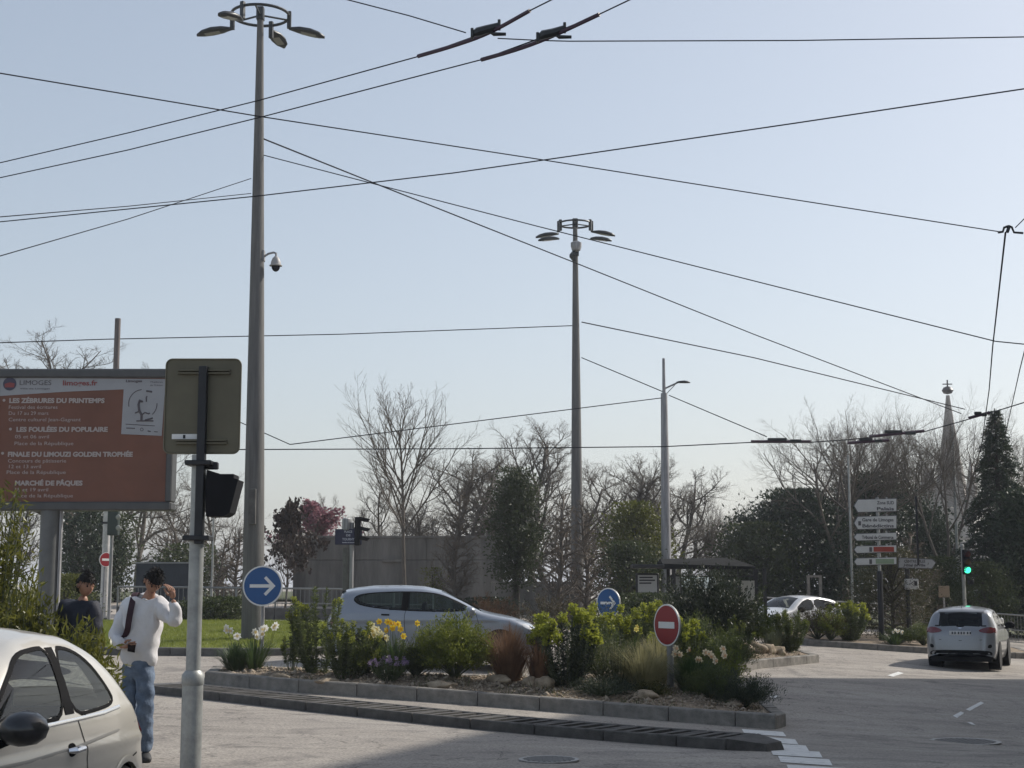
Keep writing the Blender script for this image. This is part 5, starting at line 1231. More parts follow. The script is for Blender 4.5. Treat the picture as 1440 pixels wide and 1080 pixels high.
stem_plant('euphorbia', 'yellow-green euphorbia left of the no entry sign', 918, 29.8, 1.25, .5, 26, EUL, EUH, 23, (.075, .016), 150, .08, headn=90, hfrac=.8)
cushion('pine_cushion', 'dark spreading mound below the half hidden arrow sign', 868, 31.0, .65, 1.15, EVD, 24, 6000, (.05, .012), lump=.2)
cushion('viburnum', 'big dark rounded shrub in front of the bus shelter', 1000, 36.0, 1.05, 1.75, leafmat('viburnum_leaf', (.022, .03, .018), (.055, .068, .036), .5, .2, 2), 25, 15000, (.075, .03), lump=.14)
cushion('mixed_shrub', 'olive green shrub right of the no entry sign', 975, 32.0, .75, .85, EUL, 26, 6000, (.06, .014), lump=.2)
stem_plant('euphorbia', 'pale green euphorbia below the dark viburnum', 1030, 35.0, .85, .5, 24, EUL, HEBE, 27, (.07, .015), 120, .06, headn=50)
cushion('mixed_shrub', 'leafy green shrub beside the dark viburnum', 1052, 37.4, .65, 1.05, BOXM, 28, 6500, (.07, .03), lump=.2)
tuft('feather_grass', 'grey grass mound behind the rocks', 1085, 37.0, .62, .55, 700, leafmat('blue_fescue', (.09, .11, .075), (.2, .22, .15), .6, .3, 4), 29, .004, .5)
stem_plant('euphorbia', 'upright euphorbia at the far corner of the island', 1110, 37.6, 1.1, .5, 30, EUL, HEBE, 30, (.085, .018), 170, .06, headn=50, hfrac=.8)
cushion('mixed_shrub', 'grey-brown low plant behind the cream daffodils', 1000, 29.0, .6, .42, leafmat('heather_leaf', (.05, .045, .035), (.11, .10, .07), .6, .2, 3), 31, 3500, (.05, .01))
cushion('mixed_shrub', 'light olive plant beside the far kerb of the island', 1010, 33.8, .55, .5, HEBE, 32, 3500, (.05, .012))
cushion('mixed_shrub', 'rusty low shrub behind the bonnet of the hatchback', 690, 44.0, .8, .75, leafmat('rusty_leaf', (.10, .055, .03), (.19, .11, .06), .7, .25, 3), 33, 4500, (.07, .02), zf=lambda x, y: G(x, y))
cushion('mixed_shrub', 'domed brownish bush left of the half hidden arrow sign', 770, 43.0, .95, .95, leafmat('brown_bush', (.05, .04, .025), (.11, .09, .05), .7, .2, 3), 34, 5000, (.07, .016), zf=lambda x, y: G(x, y))
cushion('mixed_shrub', 'dark green hedge mound behind the yellow spurges', 945, 37.0, 1.2, 1.1, EVM, 35, 9000, (.07, .025), zf=lambda x, y: G(x, y) + .1)
# far island plants
cushion('mixed_shrub', 'brown twiggy shrub in front of the white crossover', 1150, 44.6, .85, .85, leafmat('copper_leaf', (.045, .034, .018), (.10, .075, .035), .6, .2, 3), 36, 6000, (.07, .015), zf=farz)
stem_plant('euphorbia', 'bright yellow-green euphorbia on the far island', 1195, 44.8, 1.15, .7, 40, EUL, EUH, 37, (.09, .02), 130, .09, zf=farz, headn=80, hfrac=.8)
cushion('mixed_shrub', 'green low shrub at the left of the far island', 1168, 44.3, .5, .8, HEBE, 38, 3500, (.07, .02), zf=farz)
leaf_tree('feathery_shrub', 'tall feathery green-brown shrub behind the signposts', 1255, 47.5, 772, 1.35, leafmat('feathery_leaf', (.04, .042, .02), (.09, .085, .04), .6, .25, 2), 39, 170, 60, .12, .03, 'round', cat='shrub', lw=.2)
cushion('mixed_shrub', 'low green plant between the two signposts', 1262, 44.6, .5, .4, BOXM, 40, 2500, (.06, .02), zf=farz)
cushion('mixed_shrub', 'low green plant right of the pale box post', 1298, 44.8, .5, .62, EUL, 41, 2600, (.06, .02), zf=farz)
daffodils('white flowers at the foot of the signposts', 1258, 44.1, 6, .4, .6, (.78, .78, .72), (.75, .66, .3), 42, 'white', zf=farz)

# mulch, stones and rocks
def pebbles():
    rs = np.random.RandomState(5); out = []
    oct_v = np.array([[1, 0, 0], [-1, 0, 0], [0, 1, 0], [0, -1, 0], [0, 0, 1], [0, 0, -1]], float); oct_f = np.array([[0, 2, 4], [2, 1, 4], [1, 3, 4], [3, 0, 4], [2, 0, 5], [1, 2, 5], [3, 1, 5], [0, 3, 5]])
    V = []; Fc = []; b = 0; inn = inset(ISL_OUT, .24)
    while b < 9000 * 6:
        if rs.rand() < .75: x, y = rs.uniform(-5.2, 4.2), rs.uniform(22.3, 27.5)
        else: x, y = rs.uniform(2, 7.5), rs.uniform(26, 39)
        if not inpoly(x, y, inn): continue
        s = rs.uniform(.012, .034) * (1 + (rs.rand() < .06) * 1.2); v = oct_v * s * rs.uniform(.6, 1.3, 3) + rs.normal(size=(6, 3)) * s * .15
        a = rs.uniform(0, 6.28); c, sn = math.cos(a), math.sin(a); v = v @ np.array([[c, sn, 0], [-sn, c, 0], [0, 0, .7]])
        V.append(v + np.array([x, y, bedz(x, y) + s * .2])); Fc.append(oct_f + b); b += 6
    o = link('gravel_mulch', npmesh('gravel_mulch', np.concatenate(V), np.concatenate(Fc)), mat('gravel_stone', (.24, .185, .13), .9, 0, .4, 14, col2=(.48, .40, .31)))
    tag(o, 'beige gravel and bark mulch scattered over the island bed', 'gravel', kind='stuff')
pebbles()
_in = inset(ISL_OUT, .3)
def _patchy(x, y): return inpoly(x, y, _in) and math.sin(x * 3.1 + 1.3 * math.sin(y * 2.2)) + math.sin(y * 3.7 + x * 1.9) > .2
tag(blades('ground_cover', 15000, (-5.2, 7.5), (22.2, 39.5), bedz, .13, .006, leafmat('weed_green', (.05, .075, .02), (.13, .15, .045), .6, .4, 3), .7, _patchy), 'patchy low weeds and seedlings between the island plants', 'ground cover', kind='stuff')
tag(blades('dead_stems', 7000, (-5.2, 7.5), (22.2, 39.5), bedz, .17, .004, leafmat('dead_stem', (.2, .14, .08), (.36, .28, .18), .8, .3, 5), .9, lambda x, y: inpoly(x, y, _in) and math.sin(x * 2.3 - y * 2.9) > -.1), 'scattered straw-coloured dead stems and litter on the island bed', 'plant litter', kind='stuff')
ROCKM = mat('sandstone_rock', (.30, .23, .16), .9, 0, .35, 6, .6, 18, col2=(.46, .38, .28))
def rock(px, Y, sx, sy, sz, seed, label, zf=bedz):
    rd = random.Random(seed); bm = bmesh.new(); bmesh.ops.create_icosphere(bm, subdivisions=3, radius=1)
    ph = [rd.uniform(0, 6) for _ in range(6)]
    for v in bm.verts:
        n = v.co.normalized(); k = 1 + .16 * math.sin(n.x * 3 + ph[0]) * math.sin(n.y * 3.4 + ph[1]) + .1 * math.sin(n.z * 5 + ph[2] + n.x * 4) + .05 * math.sin(n.x * 9 + ph[3]) * math.sin(n.y * 8 + ph[4])
        v.co = Vector((n.x * sx, n.y * sy, n.z * sz)) * k
    me = bpy.data.meshes.new('rock'); bm.to_mesh(me); bm.free()
    p = spot(px, Y, zf); o = link('rock', me, ROCKM, None, p + Vector((0, 0, sz * .35)), (0, 0, rd.uniform(0, 3)), True)
    tag(o, label, 'rock')
for a in [(702, 24.9, .36, .14, .09, 1, 'long flat sandstone rock under the brown dried grass'), (745, 24.6, .13, .11, .1, 2, 'small rounded rock right of the brown dried grass'), (765, 24.5, .16, .13, .12, 3, 'rounded rock touching the dark spurge'),
          (620, 24.4, .28, .15, .07, 4, 'flat pale rock in front of the round green bush'), (905, 23.9, .22, .14, .09, 5, 'mossy rock left of the no entry post'), (1030, 23.7, .32, .16, .08, 6, 'flat grey rock slab at the island tip'),
          (1062, 36.2, .28, .2, .17, 7, 'pale rock at the right rim of the island, left of the rock row'), (1078, 36.4, .2, .18, .16, 8, 'pale rock in the middle of the island rim row'), (1092, 36.6, .22, .18, .14, 9, 'pale rock at the right of the island rim row'), (1046, 35.4, .3, .2, .18, 10, 'big tan rock below the pale euphorbia'),
          (395, 24.9, .2, .12, .07, 11, 'tan rock between white daffodils and the tall euphorbia'), (460, 24.5, .24, .12, .06, 12, 'flat tan rock in front of the tall euphorbia')]: rock(*a)

# ------------------------------------------------------------------ bushy hedge at the left, between the white car and the billboard
LAN = leafmat('lance_leaf', (.06, .075, .012), (.21, .205, .04), .35, .4, 2.5)
def lance_bush(label, px, D, top_py, rx, ry, n, seed, z0=.2, tall=None):
    rs = np.random.RandomState(seed); b = onfloor(px, D); H_ = at(px, top_py, D).z - b.z; r = empty('lance_leaf_bush', b, 0, label, 'bush'); mb = MB(); LV = []
    ns = n // 60
    for k in range(ns):
        a = rs.uniform(0, 6.283); q = rs.uniform(0, 1) ** .55; tip = np.array([math.cos(a) * q * rx, math.sin(a) * q * ry, H_ * (rs.uniform(.45, 1.0) if q > .5 else rs.uniform(.7, 1.02)) * (1 - .25 * q * q)])
        b0 = np.array([tip[0] * .3, tip[1] * .3, 0]); mid = (b0 + tip) / 2 + np.array([0, 0, .12]); mb.tube([b0, mid, tip], [.012, .009, .004], 4, False)
        t = rs.uniform(.3, 1, 60); P = ((1 - t) ** 2)[:, None] * b0 + (2 * t * (1 - t))[:, None] * mid + (t ** 2)[:, None] * tip + rs.normal(size=(60, 3)) * .05
        d = unit(rs, 60, .2) + (tip - mid) / np.linalg.norm(tip - mid) * .7; LV.append(leafquads(P, d, rs.uniform(.07, .13, 60), rs.uniform(.016, .028, 60), rs, .25))
    mb.build('stems', STEMM, r); link('foliage', catmesh('foliage', LV), LAN, r); return r
lance_bush('tall glossy lance-leaved bush at the left edge before the billboard column', -14, 16.2, 668, .55, .5, 7500, 61)
lance_bush('glossy lance-leaved bush between the column and the dark-jacketed person', 34, 15.6, 812, .4, .45, 6000, 62)
lance_bush('glossy lance-leaved bush in front of the two pedestrians', 108, 13.6, 872, .36, .35, 6500, 63)
lance_bush('lower lance-leaved bush behind the rear of the white car', 136, 13.0, 930, .2, .3, 2600, 64)

# ================================================================== CARS
AUTOG = glassmat('car_glass', (.5, .58, .55), .3); AUTOGL = glassmat('car_glass_light', (.5, .58, .56), .3)
CHROME = mat('chrome_trim', (.75, .76, .78), .12, 1.); TRIM = mat('black_trim', (.008, .008, .009), .8, 0, .1, 9, spec=.12); SEATM = mat('seat_fabric', (.018, .018, .02), .9, 0, .2, 8)
TAIL = mat('tail_lamp_red', (.13, .005, .008), .12, 0, .1, 9, coat=1); CLEARL = mat('head_lamp_clear', (.62, .64, .66), .1, .3, .1, 9, coat=1); RIMM = mat('alloy_rim', (.42, .43, .45), .3, .85, .08, 9)
PLATE = mat('number_plate', (.5, .5, .5), .4); PLTXT = mat('plate_print', (.03, .03, .035), .5); UNDER = mat('underbody', (.008, .008, .008), .9)
def smooth_profile(top, step=.02, win=5):
    P = np.array(top, float); seg = np.hypot(*np.diff(P, axis=0).T); s = np.concatenate([[0], np.cumsum(seg)]); t = np.arange(0, s[-1], step); t = np.append(t, s[-1])
    Q = np.stack([np.interp(t, s, P[:, 0]), np.interp(t, s, P[:, 1])], 1)
    k = np.ones(win) / win
    for _ in range(3):
        E_ = np.concatenate([np.repeat(Q[:1], win // 2, 0), Q, np.repeat(Q[-1:], win // 2, 0)]); Q2 = np.stack([np.convolve(E_[:, i], k, 'valid') for i in (0, 1)], 1); Q2[0], Q2[-1] = Q[0], Q[-1]; Q = Q2
    for i in range(1, len(Q)): Q[i, 0] = max(Q[i, 0], Q[i - 1, 0] + 1e-5)
    return Q
class Car:
    def __init__(s, name, label, loc, yaw, L, hw, top, zb, tum, paint, wheels, wr, sidewin, ws, rw, plan=(.75, .13, .55, .1), redge=.11, crown=.05, zsill=.2, crease=(), glass=None, N=150, nv=34, m=18, ends=.22, wheel_y=None):
        s.L, s.hw = L, hw; glass = glass or AUTOG
        s.root = empty(name, loc, yaw, label, 'car')
        Q = smooth_profile(top); s.Q = Q
        u = (1 - np.cos(np.linspace(0, math.pi, N))) / 2; xs = Q[0, 0] + .001 + (Q[-1, 0] - Q[0, 0] - .002) * (u * .75 + .25 * np.linspace(0, 1, N)); zt = np.interp(xs, Q[:, 0], Q[:, 1])
        zbot = zsill + .1 * np.clip((.5 - xs) / .5, 0, 1) ** 2 + .14 * np.clip((xs - (L - .6)) / .6, 0, 1) ** 2; zbot = np.minimum(zbot, zt - .02)
        v = np.linspace(0, 1, nv); v = 1 - (1 - v) ** 1.5
        X = np.repeat(xs[:, None], nv, 1); Z = zbot[:, None] + (zt - zbot)[:, None] * v[None]
        def Wf(x, z):
            w_ = np.full_like(x, hw); f = np.clip((plan[0] - x) / plan[0], 0, 1); w_ = w_ * (1 - plan[1] * f ** 2); f = np.clip((x - (L - plan[2])) / plan[2], 0, 1); w_ = w_ * (1 - plan[3] * f ** 2)
            w_ = w_ - tum * np.clip(z - zb, 0, 2) ** 1.15 - .07 * np.clip((.5 - z) / .3, 0, 1) ** 2 - .02 * np.clip((z - .62) / .4, 0, 1) ** 2
            for zc, amp, wd in crease: w_ = w_ + amp * np.exp(-((z - zc(x) if callable(zc) else z - zc) / wd) ** 2)
            return w_
        A, B = Q[:-1], Q[1:]; P = np.stack([X.ravel(), Z.ravel()], 1); dmin = np.full(len(P), 9.)
        for a, b in zip(A[::1], B[::1]):
            ab = b - a; t = np.clip(((P - a) @ ab) / (ab @ ab + 1e-12), 0, 1); dmin = np.minimum(dmin, np.hypot(*(P - a - t[:, None] * ab).T))
        d = dmin.reshape(X.shape); re = redge + (ends - redge) * np.clip(np.maximum((.45 - X) / .45, (X - (L - .4)) / .4), 0, 1)
        k = np.clip(d / re, 0, 1); Y = Wf(X, Z) - re * (1 - np.sqrt(np.clip(1 - (1 - k) ** 2, 0, 1)))
        Yt = np.maximum(Y[:, -1], .05); dz = np.gradient(zt, xs); nn = np.stack([-dz, np.ones_like(dz)], 1); nn /= np.linalg.norm(nn, axis=1, keepdims=True)
        tt = np.linspace(1, -1, m + 2)[1:-1]
        ring = 2 * nv + m; V = np.zeros((N, ring, 3)); V[:, :nv] = np.stack([X, Y, Z], 2); V[:, nv + m:] = np.stack([X, -Y, Z], 2)[:, ::-1]
        cw_ = crown * (1 - tt ** 2)[None]; V[:, nv:nv + m, 0] = xs[:, None] + nn[:, :1] * cw_; V[:, nv:nv + m, 1] = Yt[:, None] * tt[None]; V[:, nv:nv + m, 2] = zt[:, None] + nn[:, 1:] * cw_
        V[:, :, 0] = L / 2 - V[:, :, 0]
        VV = V.reshape(-1, 3); faces = []; cls = []
        wins = [chaikin(w_, 2) for w_ in sidewin]
        for i in range(N - 1):
            for j in range(ring - 1):
                f = (i * ring + j, i * ring + j + 1, (i + 1) * ring + j + 1, (i + 1) * ring + j); faces.append(f)
                c = VV[list(f)].mean(0); x = L / 2 - c[0]; c_ = 'body'
                if j < nv - 1 or j >= nv + m:
                    for wi, w_ in enumerate(wins):
                        if inpoly(x, c[2], w_): c_ = 'sw%d%d' % (wi, j < nv)
                    for xw in wheels:
                        if (x - xw) ** 2 + (c[2] - wr) ** 2 < (wr * 1.14) ** 2: c_ = None
                elif nv - 1 < j < nv + m - 1:
                    yf = abs(c[1]) / Yt[i]
                    if ws and ws[0] < x < ws[1] and yf < .93: c_ = 'windscreen'
                    if rw and x > L * .6 and rw[0] < c[2] < rw[1] and yf < rw[2]: c_ = 'rear_window'
                cls.append(c_)
        pa, pb, pc = [Vector(VV[i]) for i in faces[(N // 2) * (ring - 1) + nv + m // 2][:3]]
        if (pb - pa).cross(pc - pb).z < 0: faces = [f[::-1] for f in faces]
        s.bvh = BVHTree.FromPolygons([tuple(p) for p in VV], faces); s.body = None
        for key in ['body', 'windscreen', 'rear_window'] + ['sw%d%d' % (i, k) for i in range(len(wins)) for k in (0, 1)]:
            fs = [f for f, c_ in zip(faces, cls) if c_ == key]
            if not fs: continue
            used = sorted(set(i for f in fs for i in f)); mp = {i: n for n, i in enumerate(used)}
            me = bpy.data.meshes.new(key); me.from_pydata([tuple(VV[i]) for i in used], [], [tuple(mp[i] for i in f) for f in fs]); me.polygons.foreach_set('use_smooth', [True] * len(me.polygons))
            nm = 'body' if key == 'body' else ('side_window' if key.startswith('sw') else key); o = link(nm, me, paint if key == 'body' else glass, s.root)
            if key == 'body': s.body = o
        # window surrounds
        for w_ in wins:
            for sd_ in (1, -1): s.ring('window_trim', w_, .022, 'side', sd_, TRIM, .004)
        # closed ends and floor
        MB().box(-L / 2 + .1, L / 2 - .12, -hw + .14, hw - .14, zsill - .02, zsill + .1).build('floor_pan', UNDER, s.root)
        # wheels
        yw = wheel_y or hw - .11
        ty = MB().lathe([(wr * .62, -.09), (wr * .93, -.1), (wr, -.07), (wr, .07), (wr * .93, .1), (wr * .62, .09)], n=30, axis='y').mesh('wheel'); ty.materials.append(RUBBER); ty.polygons.foreach_set('use_smooth', [True] * len(ty.polygons))
        rm = MB().lathe([(wr * .64, .06), (wr * .64, .095), (wr * .58, .07)], n=30, axis='y'); rm.lathe([(wr * .16, .03), (wr * .16, .085), (wr * .1, .092)], n=14, axis='y')
        for k in range(5):
            a = k * 1.2566; q = Matrix.Rotation(a, 3, 'Y'); bx = MB().box(.03, wr * .62, .06, .082, -.035, .035); rm.add([q @ Vector(p) for p in bx.v], bx.f)
        rm = rm.mesh('rim'); rm.materials.append(RIMM)
        wl = MB().lathe([(wr * 1.13, -.18), (wr * 1.13, .1), (wr * 1.1, .1), (wr * 1.1, -.17)], n=24, axis='y').mesh('wheel_well'); wl.materials.append(UNDER)
        for xw in wheels:
            for sd_ in (1, -1):
                o = link('wheel', ty, None, s.root, (L / 2 - xw, sd_ * yw, wr), (0, 0, 0 if sd_ > 0 else math.pi)); link('rim', rm, None, o)
                link('wheel_well', wl, None, s.root, (L / 2 - xw, sd_ * (yw - .05), wr))
                c = [(xw + wr * 1.15 * math.cos(a), wr + wr * 1.15 * math.sin(a)) for a in np.linspace(R(-18), R(198), 40)]
                s.strip('arch_lip', c, .045, 'side', sd_, paint, .004)
        # seats
        for sx, sy in ((.02 * L, .36), (.02 * L, -.36)):
            st = MB().box(-.25, .28, -.23, .23, .35, .52, .04); st.box(-.34, -.18, -.22, .22, .5, 1.0, .05); st.box(-.33, -.22, -.12, .12, 1.0, 1.2, .04); st.build('seat', SEATM, s.root, (sx, sy, 0))
        MB().box(-.3, .0, -.6, .6, .35, 1.0, .05).build('rear_bench', SEATM, s.root, (-.2 * L, 0, 0)); MB().box(0, .35, -hw + .12, hw - .12, .5, zb - .04, .04).build('dashboard', SEATM, s.root, (.21 * L, 0, 0))
    def cast(s, a, b, ax, sgn):
        L = s.L
        if ax == 'side': o_, d_ = Vector((L / 2 - a, 4 * sgn, b)), Vector((0, -sgn, 0))
        elif ax == 'rear': o_, d_ = Vector((-L, a, b)), Vector((1, 0, 0))
        elif ax == 'front': o_, d_ = Vector((L, a, b)), Vector((-1, 0, 0))
        else: o_, d_ = Vector((L / 2 - a, b, 5)), Vector((0, 0, -1))
        h = s.bvh.ray_cast(o_, d_)
        if h[0] is None:
            h2 = s.bvh.find_nearest(o_ + d_ * 4 if ax == 'side' else o_ + d_ * L / 2); return Vector(h2[0]), -d_
        n = Vector(h[1]); n = n if n.dot(-d_) > 0 else -n; return Vector(h[0]), n
    def patch(s, name, poly, ax, sgn, m, off=.006, rings=5, smooth=2, parent=None):
        P = chaikin(poly, smooth) if smooth else poly; n = len(P); cx = sum(p[0] for p in P) / n; cy = sum(p[1] for p in P) / n; V = []; Fc = []
        for r_ in range(rings + 1):
            k = 1 - r_ / rings
            for p in P:
                h, nm = s.cast(cx + (p[0] - cx) * k, cy + (p[1] - cy) * k, ax, sgn); V.append(h + nm * off)
        for r_ in range(rings):
            for i in range(n): Fc.append((r_ * n + i, r_ * n + (i + 1) % n, (r_ + 1) * n + (i + 1) % n, (r_ + 1) * n + i))
        b = len(V)
        for p in P:
            h, nm = s.cast(p[0], p[1], ax, sgn); V.append(h - nm * .004)
        for i in range(n): Fc.append((i, (i + 1) % n, b + (i + 1) % n, b + i))
        return MB().add(V, Fc).build(name, m, parent or s.root, smooth=True)
    def ring(s, name, P, wd, ax, sgn, m, off): return s.strip(name, list(P) + [P[0], P[1]], wd, ax, sgn, m, off)
    def strip(s, name, P, wd, ax, sgn, m, off):
        V = []; Fc = []; n = len(P)
        for i in range(n):
            a, b = P[max(0, i - 1)], P[min(n - 1, i + 1)]; t = Vector((b[0] - a[0], b[1] - a[1])); t = t.normalized() if t.length > 0 else Vector((1, 0)); q = Vector((-t.y, t.x)) * wd / 2
            for k in (-1, 1):
                h, nm = s.cast(P[i][0] + q.x * k, P[i][1] + q.y * k, ax, sgn); V.append(h + nm * off)
            h, nm = s.cast(P[i][0], P[i][1], ax, sgn); V.append(h + nm * (off + wd * .08))
        for i in range(n - 1): Fc.append((3 * i, 3 * i + 3, 3 * i + 5, 3 * i + 2)); Fc.append((3 * i + 2, 3 * i + 5, 3 * i + 4, 3 * i + 1))
        return MB().add(V, Fc).build(name, m, s.root, smooth=True)
    def seam(s, P, sides=(1, -1), wd=.009, ax='side'):
        Q = chaikin(P, 2, False)
        out = []
        for i in range(len(Q) - 1):
            for k in range(4): out.append(tuple(Q[i][j] + (Q[i + 1][j] - Q[i][j]) * k / 4 for j in (0, 1)))
        out.append(Q[-1])
        for sd_ in sides: s.strip('panel_gap', out, wd, ax, sd_, UNDER, .0025)
    def mirror(s, x, z, y, size=1., m=TRIM, sides=(1, -1)):
        for sd_ in sides:
            V = []; Fc = []; n = 12; st = [(-.05, .02), (-.045, .06), (0, .085), (.06, .08), (.11, .05), (.13, .01)]
            for dx, r_ in st:
                for k in range(n): a = 2 * math.pi * k / n; V.append((dx * size, 1.45 * r_ * math.cos(a) * size, r_ * math.sin(a) * size))
            for i in range(len(st) - 1):
                for k in range(n): Fc.append((i * n + k, i * n + (k + 1) % n, i * n + n + (k + 1) % n, i * n + n + k))
            Fc += [tuple(range(n)), tuple(range((len(st) - 1) * n, len(st) * n))]
            o = MB().add(V, Fc).build('wing_mirror', m, s.root, (s.L / 2 - x, sd_ * (y + .1 * size), z), smooth=True); MB().tube([(0, 0, -.03), (.02, -sd_ * .12 * size, -.09)], .025, 6).build('mirror_stalk', TRIM, o)

def carpaint(name, col, metal=.25): return mat(name, col, .32, metal, .03, 2, coat=.8)
# -- white city car at the lower left
fiat = Car('parked_city_car', 'small white retro city car with black mirror at the lower left', (-3.52, 9.05, G(-3.2, 9) - .12), R(-98), 3.55, .815,
    [(0, .34), (.02, .55), (.09, .72), (.28, .85), (.6, .96), (.86, 1.02), (1.0, 1.07), (1.5, 1.36), (1.8, 1.46), (2.1, 1.49), (2.45, 1.465), (2.75, 1.37), (2.97, 1.24), (3.17, 1.08), (3.36, .95), (3.48, .8), (3.53, .6), (3.55, .34)],
    .97, .36, carpaint('car_white_champagne', (.62, .59, .53), .25), (.68, 2.98), .30,
    [[(1.08, 1.0), (1.45, 1.24), (1.68, 1.375), (1.9, 1.40), (2.04, 1.40), (2.07, .99), (1.7, .985)], [(2.14, .99), (2.115, 1.40), (2.35, 1.385), (2.56, 1.29), (2.74, 1.12), (2.80, 1.02), (2.5, .995)]],
    (1.02, 1.5), (1.02, 1.34, .82), plan=(.75, .14, .8, .12), redge=.15, crown=.05, glass=AUTOGL, crease=((lambda x: .80 - .012 * x, .014, .03), (lambda x: .50 + 0 * x, .012, .12)), N=210, nv=46)
fiat.strip('waist_trim', [(1.05, .965), (1.6, .962), (2.2, .965), (2.6, .972), (2.86, .99)], .022, 'side', 1, CHROME, .008)
fiat.strip('swage_shade_strip', [(.9, .795), (1.5, .785), (2.2, .80), (2.8, .84), (3.2, .87)], .02, 'side', 1, mat('painted_fold_shade', (.34, .325, .3), .4, .1), .0015)  # darker strip: shade under the body crease painted in as colour
fiat.seam([(1.16, .96), (1.12, .7), (1.2, .42), (1.5, .3), (2.0, .3), (2.3, .42), (2.36, .72), (2.2, .97)])
fiat.seam([(2.97, 1.22), (3.1, 1.05), (3.25, .9), (3.36, .7)])
h, nrm = fiat.cast(2.12, .79, 'side', 1)
for sd_ in (1, -1):
    o = MB().tube([(0, 0, 0), (-.03, sd_ * .035, 0), (-.13, sd_ * .04, .004), (-.16, sd_ * .005, .006)], [.014, .02, .018, .012], 8).build('door_handle', CHROME, fiat.root, (h.x + .08, sd_ * (h.y + .002), h.z), smooth=True)
    fiat.patch('handle_recess', [(2.05, .75), (2.16, .75), (2.16, .83), (2.05, .83)], 'side', sd_, TRIM, .002)
fiat.mirror(1.22, 1.0, .82, 1.15, mat('gloss_black', (.01, .01, .011), .3, 0, .1, 9, coat=.5))
for sd_ in (1, -1): fiat.patch('tail_lamp', [(3.32, .78), (3.47, .76), (3.46, .92), (3.36, .93)], 'side', sd_, TAIL, .012)
fiat.strip('bumper_line', [(2.95, .62), (3.2, .66), (3.45, .68)], .012, 'side', 1, UNDER, .003)

for sd_ in (1, -1): fiat.patch('door_pillar', [(2.05, 1.0), (2.045, 1.2), (2.03, 1.40), (2.125, 1.40), (2.15, 1.2), (2.17, 1.0)], 'side', sd_, TRIM, .005, smooth=0)
# -- silver hatchback crossing behind the island
vwp = carpaint('car_silver_blue', (.27, .30, .35), .4)
p = gnd(610, 936)
golf = Car('silver_hatchback', 'silver-blue three-door hatchback driving right behind the island plants', (p.x, p.y, p.z + .06), R(3), 4.22, .87,
    [(0, .32), (.02, .52), (.07, .64), (.2, .74), (.55, .86), (1.0, .95), (1.18, 1.0), (1.55, 1.2), (1.95, 1.385), (2.3, 1.46), (2.75, 1.485), (3.3, 1.475), (3.68, 1.435), (3.88, 1.39), (4.02, 1.14), (4.1, .98), (4.17, .86), (4.2, .68), (4.215, .5), (4.22, .34)],
    .98, .40, vwp, (.83, 3.38), .32,
    [[(1.3, 1.02), (1.72, 1.24), (2.05, 1.365), (2.5, 1.40), (3.1, 1.39), (3.58, 1.35), (3.7, 1.24), (3.5, 1.12), (2.6, 1.03)]], (1.2, 1.95), (.98, 1.34, .85), redge=.12, crease=((lambda x: .86 + 0 * x, .012, .03),))
golf.patch('fuel_flap', [(3.05, .93), (3.22, .93), (3.22, 1.0), (3.05, 1.0)], 'side', -1, vwp, .004)
golf.strip('door_handle', [(2.98, .955), (3.14, .96)], .03, 'side', -1, TRIM, .012)
golf.seam([(1.3, .98), (1.22, .7), (1.3, .4), (1.6, .3), (2.5, .3), (2.66, .5), (2.7, .9), (2.66, 1.05)])
for sd_ in (1, -1):
    golf.patch('head_lamp', [(.03, .62), (.06, .72), (.34, .80), (.42, .74), (.2, .64)], 'side', sd_, CLEARL, .008); golf.patch('tail_lamp', [(4.02, .95), (4.12, .88), (4.16, .74), (4.0, .78)], 'side', sd_, TAIL, .01)
for sd_ in (1, -1): golf.patch('door_pillar', [(2.62, 1.04), (2.6, 1.39), (2.72, 1.39), (2.76, 1.05)], 'side', sd_, TRIM, .006, smooth=0)
golf.mirror(1.45, 1.03, .88, 1.1, vwp)
golf.strip('roof_spoiler', [(-.5, 1.385), (0, 1.40), (.5, 1.385)], .05, 'rear', 1, TRIM, .02)

# -- silver hatchback driving away on the right
fp = carpaint('car_silver', (.25, .26, .275), .5)
p = gnd(1352, 942); LF = 4.05
yw_ = R(67)
fx = p.x + math.cos(yw_) * LF / 2; fy = p.y + math.sin(yw_) * LF / 2
ford = Car('departing_hatchback', 'silver five-door hatchback driving away toward the green light', (fx, fy, G(fx, fy)), yw_, LF, .865,
    [(0, .32), (.02, .52), (.08, .66), (.22, .76), (.6, .9), (1.0, .98), (1.15, 1.02), (1.55, 1.24), (1.9, 1.39), (2.25, 1.47), (2.7, 1.49), (3.2, 1.465), (3.55, 1.42), (3.68, 1.37), (3.8, 1.19), (3.88, 1.05), (3.96, .96), (4.0, .82), (4.03, .6), (4.05, .36)],
    .98, .42, fp, (.82, 3.3), .315,
    [[(1.32, 1.02), (1.75, 1.25), (2.05, 1.37), (2.4, 1.40), (2.42, 1.02)], [(2.5, 1.02), (2.48, 1.40), (2.9, 1.39), (3.3, 1.3), (3.42, 1.18), (3.2, 1.06)]], (1.2, 1.95), (1.05, 1.37, .985), redge=.12, crown=.06, ends=.26, plan=(.75, .13, .6, .08))
for sd_ in (1, -1):
    k = sd_
    ford.patch('tail_lamp', [(.42 * k, .93), (.5 * k, .99), (.70 * k, 1.04), (.80 * k, 1.0), (.80 * k, .88), (.6 * k, .88)], 'rear', 1, TAIL, .012)
    ford.patch('tail_lamp_side', [(3.72, .9), (3.85, .88), (3.88, 1.0), (3.74, 1.02)], 'side', sd_, TAIL, .012)
    ford.patch('reflector', [(.64 * k, .52), (.74 * k, .52), (.74 * k, .62), (.66 * k, .6)], 'rear', 1, TRIM, .006)
